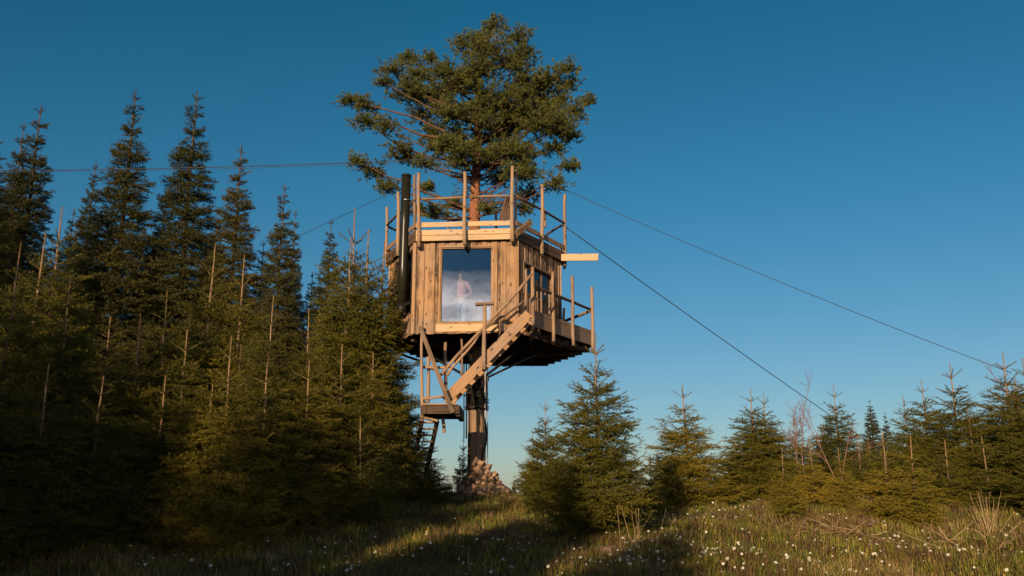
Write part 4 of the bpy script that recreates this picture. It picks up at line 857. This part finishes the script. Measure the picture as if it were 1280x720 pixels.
# ground cover --------------------------------------------------------------
def scatter(n, rng, y0=9.5, y1=27):
    y = y0 + (y1 - y0) * rng.random(n) ** 1.15; x = (rng.random(n) * 2 - 1) * (0.63 * y + 1.5); return x, y
def patch(x, y, s, ph): return 0.5 + 0.25 * (np.sin(x * s + ph) * np.cos(y * s * 1.3 - ph * 2) + np.sin(x * s * 2.1 - y * s * 1.1 + ph * 3)) 
def blades(name, n, h, wd, m, seed, lab, dens=None, bend=0.35, clump=0.0, y0=9.5, y1=27):
    rng = np.random.default_rng(seed); x, y = scatter(n, rng, y0, y1)
    if dens is not None: k = rng.random(n) < dens(x, y); x, y = x[k], y[k]
    if clump: 
        c = rng.integers(0, max(1, len(x) // 30), len(x)); x = x[c] + rng.normal(0, clump, len(x)); y = y[c] + rng.normal(0, clump, len(y))
    n = len(x); z = gz(x, y) - 0.01; an = rng.uniform(0, 6.28, n); hh = h * rng.uniform(0.4, 1.2, n); b = np.stack([x, y, z], 1)
    d = np.stack([np.cos(an), np.sin(an), 0 * an], 1); s = np.stack([-np.sin(an), np.cos(an), 0 * an], 1) * wd / 2; bd_ = rng.uniform(0.1, 1, n)[:, None] * bend
    mid = b + d * hh[:, None] * bd_ * 0.35 + np.array([0, 0, 1]) * hh[:, None] * 0.55; tip = b + d * hh[:, None] * bd_ * 1.2 + np.array([0, 0, 1]) * (hh * rng.uniform(0.75, 1, n))[:, None]
    v = np.stack([b - s, b + s, mid + s * 0.7, mid - s * 0.7, tip], 1).reshape(-1, 3); i = np.arange(n) * 5
    f = np.concatenate([np.stack([i, i + 1, i + 2], 1), np.stack([i, i + 2, i + 3], 1), np.stack([i + 3, i + 2, i + 4], 1)]); tone = rng.normal(0.5, 0.22, n); tone = np.concatenate([tone] * 3)
    o = link(name, np_mesh(name, v, f, 3, tone), M[m]); tag(o, lab, 'ground cover', kind='stuff')
blades('grass', 230000, 0.11, 0.011, 'grass', 1, 'green and yellowed grass covering the clearing', dens=lambda x, y: np.clip(0.25 + patch(x, y, 2.9, 0.7) * 1.1 - 0.2 * patch(x, y, 0.9, 5.0), 0.1, 1))
blades('tall_grass', 14000, 0.24, 0.007, 'grass', 2, 'taller grass tufts in the clearing', dens=lambda x, y: patch(x, y, 1.7, 0.3) ** 2, clump=0.07, bend=0.9)
blades('dry_grass', 24000, 0.22, 0.006, 'straw', 3, 'pale dry grass in tufts on the clearing', dens=lambda x, y: patch(x, y, 0.8, 1.3) ** 3, clump=0.12, bend=0.9)
blades('brown_scrub', 80000, 0.20, 0.012, 'heather', 14, 'low brown scrub in clumps among the grass', clump=0.10, bend=0.9)
blades('green_tufts', 60000, 0.20, 0.010, 'grass', 15, 'rounded green grass tufts', clump=0.08, bend=1.0)
blades('heather', 150000, 0.17, 0.012, 'heather', 4, 'reddish brown heather and bilberry twigs on the ground', dens=lambda x, y: np.clip((patch(x, y, 0.7, 4.0) - 0.6) * 3, 0, 1), bend=0.5)
def flowers():
    rng = np.random.default_rng(9); n = 750; x, y = scatter(n, rng, 10, 23); k = rng.random(n) < np.clip((patch(x, y, 1.1, 2.2) - 0.42) * 3, 0, 1); x, y = x[k], y[k]
    # denser drifts where the photo shows them
    for px, py, m_, sx, sy in ((820, 665, 60, .9, 1.2), (850, 690, 70, .8, .7), (930, 690, 60, 1.0, .6), (760, 700, 30, .8, .5), (880, 640, 60, 1.6, 1.5), (500, 690, 90, 2.2, 1.0), (1110, 690, 50, 1.4, .8), (1180, 680, 40, 1.2, 0.8), (240, 650, 50, 1.2, 1.0)):
        a = -PITCH + math.atan((py - 360) / FPX); Yc = min(22, 1.0 / max(0.03, math.tan(a))); Yc = max(11, min(20, 11 + (700 - py) / 60 * 8)); xc = XZ(px, 1, Yc); x = np.concatenate([x, rng.normal(xc, sx, m_)]); y = np.concatenate([y, rng.normal(Yc, sy, m_)])
    n = len(x); z = gz(x, y) + rng.uniform(0.08, 0.15, n); V, F = [], []
    for i in range(n):
        c = np.array([x[i], y[i], z[i]]); r = rng.uniform(0.011, 0.028); ax = norm(np.array([rng.normal(0, .5) - 0.2, rng.normal(0, .5) - 0.6, 0.8])); s = norm(np.cross(ax, [1, 0.1, 0])); u = np.cross(ax, s); b_ = len(V) 
        for k in range(6):
            a = k * math.pi / 3; d = s * math.cos(a) + u * math.sin(a); e = s * math.cos(a + .45) + u * math.sin(a + .45); e2 = s * math.cos(a - .45) + u * math.sin(a - .45); q = len(V)
            V += [c, c + e2 * r * 0.7 + ax * r * 0.15, c + d * r + ax * r * 0.3, c + e * r * 0.7 + ax * r * 0.15]; F.append([q, q + 1, q + 2, q + 3])
    o = link('wood_anemones', np_mesh('wood_anemones', np.array(V), np.array(F), 4, rng.random(len(F))), M['flower']); tag(o, 'small white wildflowers scattered over the clearing', 'flowers', kind='stuff')
flowers()

# ------------------------------------------------------------------ person behind the big window
M['skin'] = plain('skin', (0.62, 0.38, 0.28), (0.56, 0.33, 0.24), 5, 0.6); M['shirt'] = plain('pink_shirt', (0.86, 0.42, 0.40), (0.70, 0.30, 0.30), 12, 0.85); M['jeans'] = plain('light_jeans', (0.42, 0.55, 0.68), (0.32, 0.44, 0.58), 12, 0.85); M['hair'] = plain('brown_hair', (0.12, 0.06, 0.03), (0.06, 0.03, 0.02), 30, 0.7)
def skin(name, verts, edges, rads, m, parent, sub=2):
    me = bpy.data.meshes.new(name + '_rig'); me.from_pydata(verts, edges, []); o = bpy.data.objects.new(name + '_rig', me); col.objects.link(o)
    o.modifiers.new('s', 'SKIN'); 
    for i, r in enumerate(rads): me.skin_vertices[0].data[i].radius = (r[0], r[1]) if isinstance(r, tuple) else (r, r); me.skin_vertices[0].data[i].use_root = i == 0
    ss = o.modifiers.new('ss', 'SUBSURF'); ss.levels = sub; ss.render_levels = sub
    dg = bpy.context.evaluated_depsgraph_get(); nm = bpy.data.meshes.new_from_object(o.evaluated_get(dg)); bpy.data.objects.remove(o); nm.name = name
    for p in nm.polygons: p.use_smooth = True
    nm.materials.clear(); return link(name, nm, m, parent)
def person():
    Yp = 23.15; p = P(575.5, 360, Yp); root = empty('person', (p.x, Yp, Z0 + 0.185)); tag(root, 'person in a pink top and pale blue trousers standing behind the big window', 'person')
    V = [(0, 0, 0.95)]; E_ = []; Rr = [(0.15, 0.11)]
    def add(par, co, r): V.append(co); Rr.append(r); E_.append((par, len(V) - 1)); return len(V) - 1
    w1 = add(0, (0, 0, 1.08), (0.125, 0.09)); ch = add(w1, (0, 0, 1.27), (0.15, 0.105)); sh = add(ch, (0, 0, 1.38), (0.11, 0.075)); nk = add(sh, (0, 0, 1.47), 0.052); hb = add(nk, (0, -0.01, 1.54), (0.07, 0.08)); ht = add(hb, (0, -0.005, 1.64), (0.075, 0.092))
    for s in (-1, 1):
        a = add(sh, (0.17 * s, 0, 1.36), 0.052); e = add(a, (0.30 * s, 0.03, 1.13), 0.038); wr = add(e, (0.175 * s, -0.09, 0.985), 0.026); pm = add(wr, (0.135 * s, -0.105, 0.955), (0.032, 0.018))
        for k in range(4):
            f1 = add(pm, ((0.105 - 0.004 * k) * s, -0.125, 0.972 - 0.020 * k), 0.0095); f2 = add(f1, ((0.080 + 0.003 * k) * s, -0.127, 0.970 - 0.021 * k), 0.0085); add(f2, ((0.062 + 0.004 * k) * s, -0.118, 0.966 - 0.022 * k), 0.0075)
        t1_ = add(wr, (0.165 * s, -0.10, 1.02), 0.011); add(t1_, (0.15 * s, -0.085, 1.045), 0.009)
        h = add(0, (0.09 * s, 0, 0.86), 0.085); kn = add(h, (0.10 * s, -0.01, 0.48), 0.055); an = add(kn, (0.105 * s, 0.01, 0.09), 0.036); add(an, (0.115 * s, -0.13, 0.035), (0.04, 0.03))
    body = skin('body', V, E_, Rr, M['skin'], root)
    def ell(nm, c, r, m, par, cut=None):
        bm = bmesh.new(); bmesh.ops.create_uvsphere(bm, u_segments=20, v_segments=14, radius=1)
        for v in bm.verts: v.co = Vector((v.co.x * r[0] + c[0], v.co.y * r[1] + c[1], v.co.z * r[2] + c[2]))
        if cut: bmesh.ops.delete(bm, geom=[v for v in bm.verts if cut(v.co)], context='VERTS')
        me = bpy.data.meshes.new(nm); bm.to_mesh(me); bm.free()
        for p_ in me.polygons: p_.use_smooth = True
        return link(nm, me, m, par)
    ell('hair', (0, 0.012, 1.60), (0.092, 0.112, 0.115), M['hair'], root, lambda c: c.y < -0.055 and c.z < 1.64)
    for s in (-1, 1): ell('eye', (0.032 * s, -0.093, 1.59), (0.012, 0.008, 0.008), M['hair'], root); ell('ear', (0.084 * s, 0, 1.585), (0.012, 0.02, 0.03), M['skin'], root)
    ell('nose', (0, -0.104, 1.565), (0.012, 0.018, 0.022), M['skin'], root); ell('mouth', (0, -0.092, 1.525), (0.026, 0.010, 0.008), M['shirt'], root)
    V2 = [(0, 0, 0.93), (0, 0, 1.08), (0, 0, 1.27), (0, 0, 1.385)]; E2 = [(0, 1), (1, 2), (2, 3)]; R2 = [(0.20, 0.15), (0.175, 0.13), (0.18, 0.13), (0.125, 0.09)]
    for s in (-1, 1):
        V2.append((0.175 * s, 0, 1.365)); R2.append(0.066); E2.append((3, len(V2) - 1)); V2.append((0.27 * s, 0.022, 1.19)); R2.append(0.058); E2.append((len(V2) - 2, len(V2) - 1))
    skin('shirt', V2, E2, R2, M['shirt'], root)
    V3 = [(0, 0, 0.93)]; E3 = []; R3 = [(0.165, 0.125)]
    for s in (-1, 1):
        b_ = len(V3); V3 += [(0.09 * s, 0, 0.84), (0.10 * s, -0.01, 0.48), (0.105 * s, 0.01, 0.10)]; R3 += [0.098, 0.075, 0.062]; E3 += [(0, b_), (b_, b_ + 1), (b_ + 1, b_ + 2)]
    skin('trousers', V3, E3, R3, M['jeans'], root)
person()
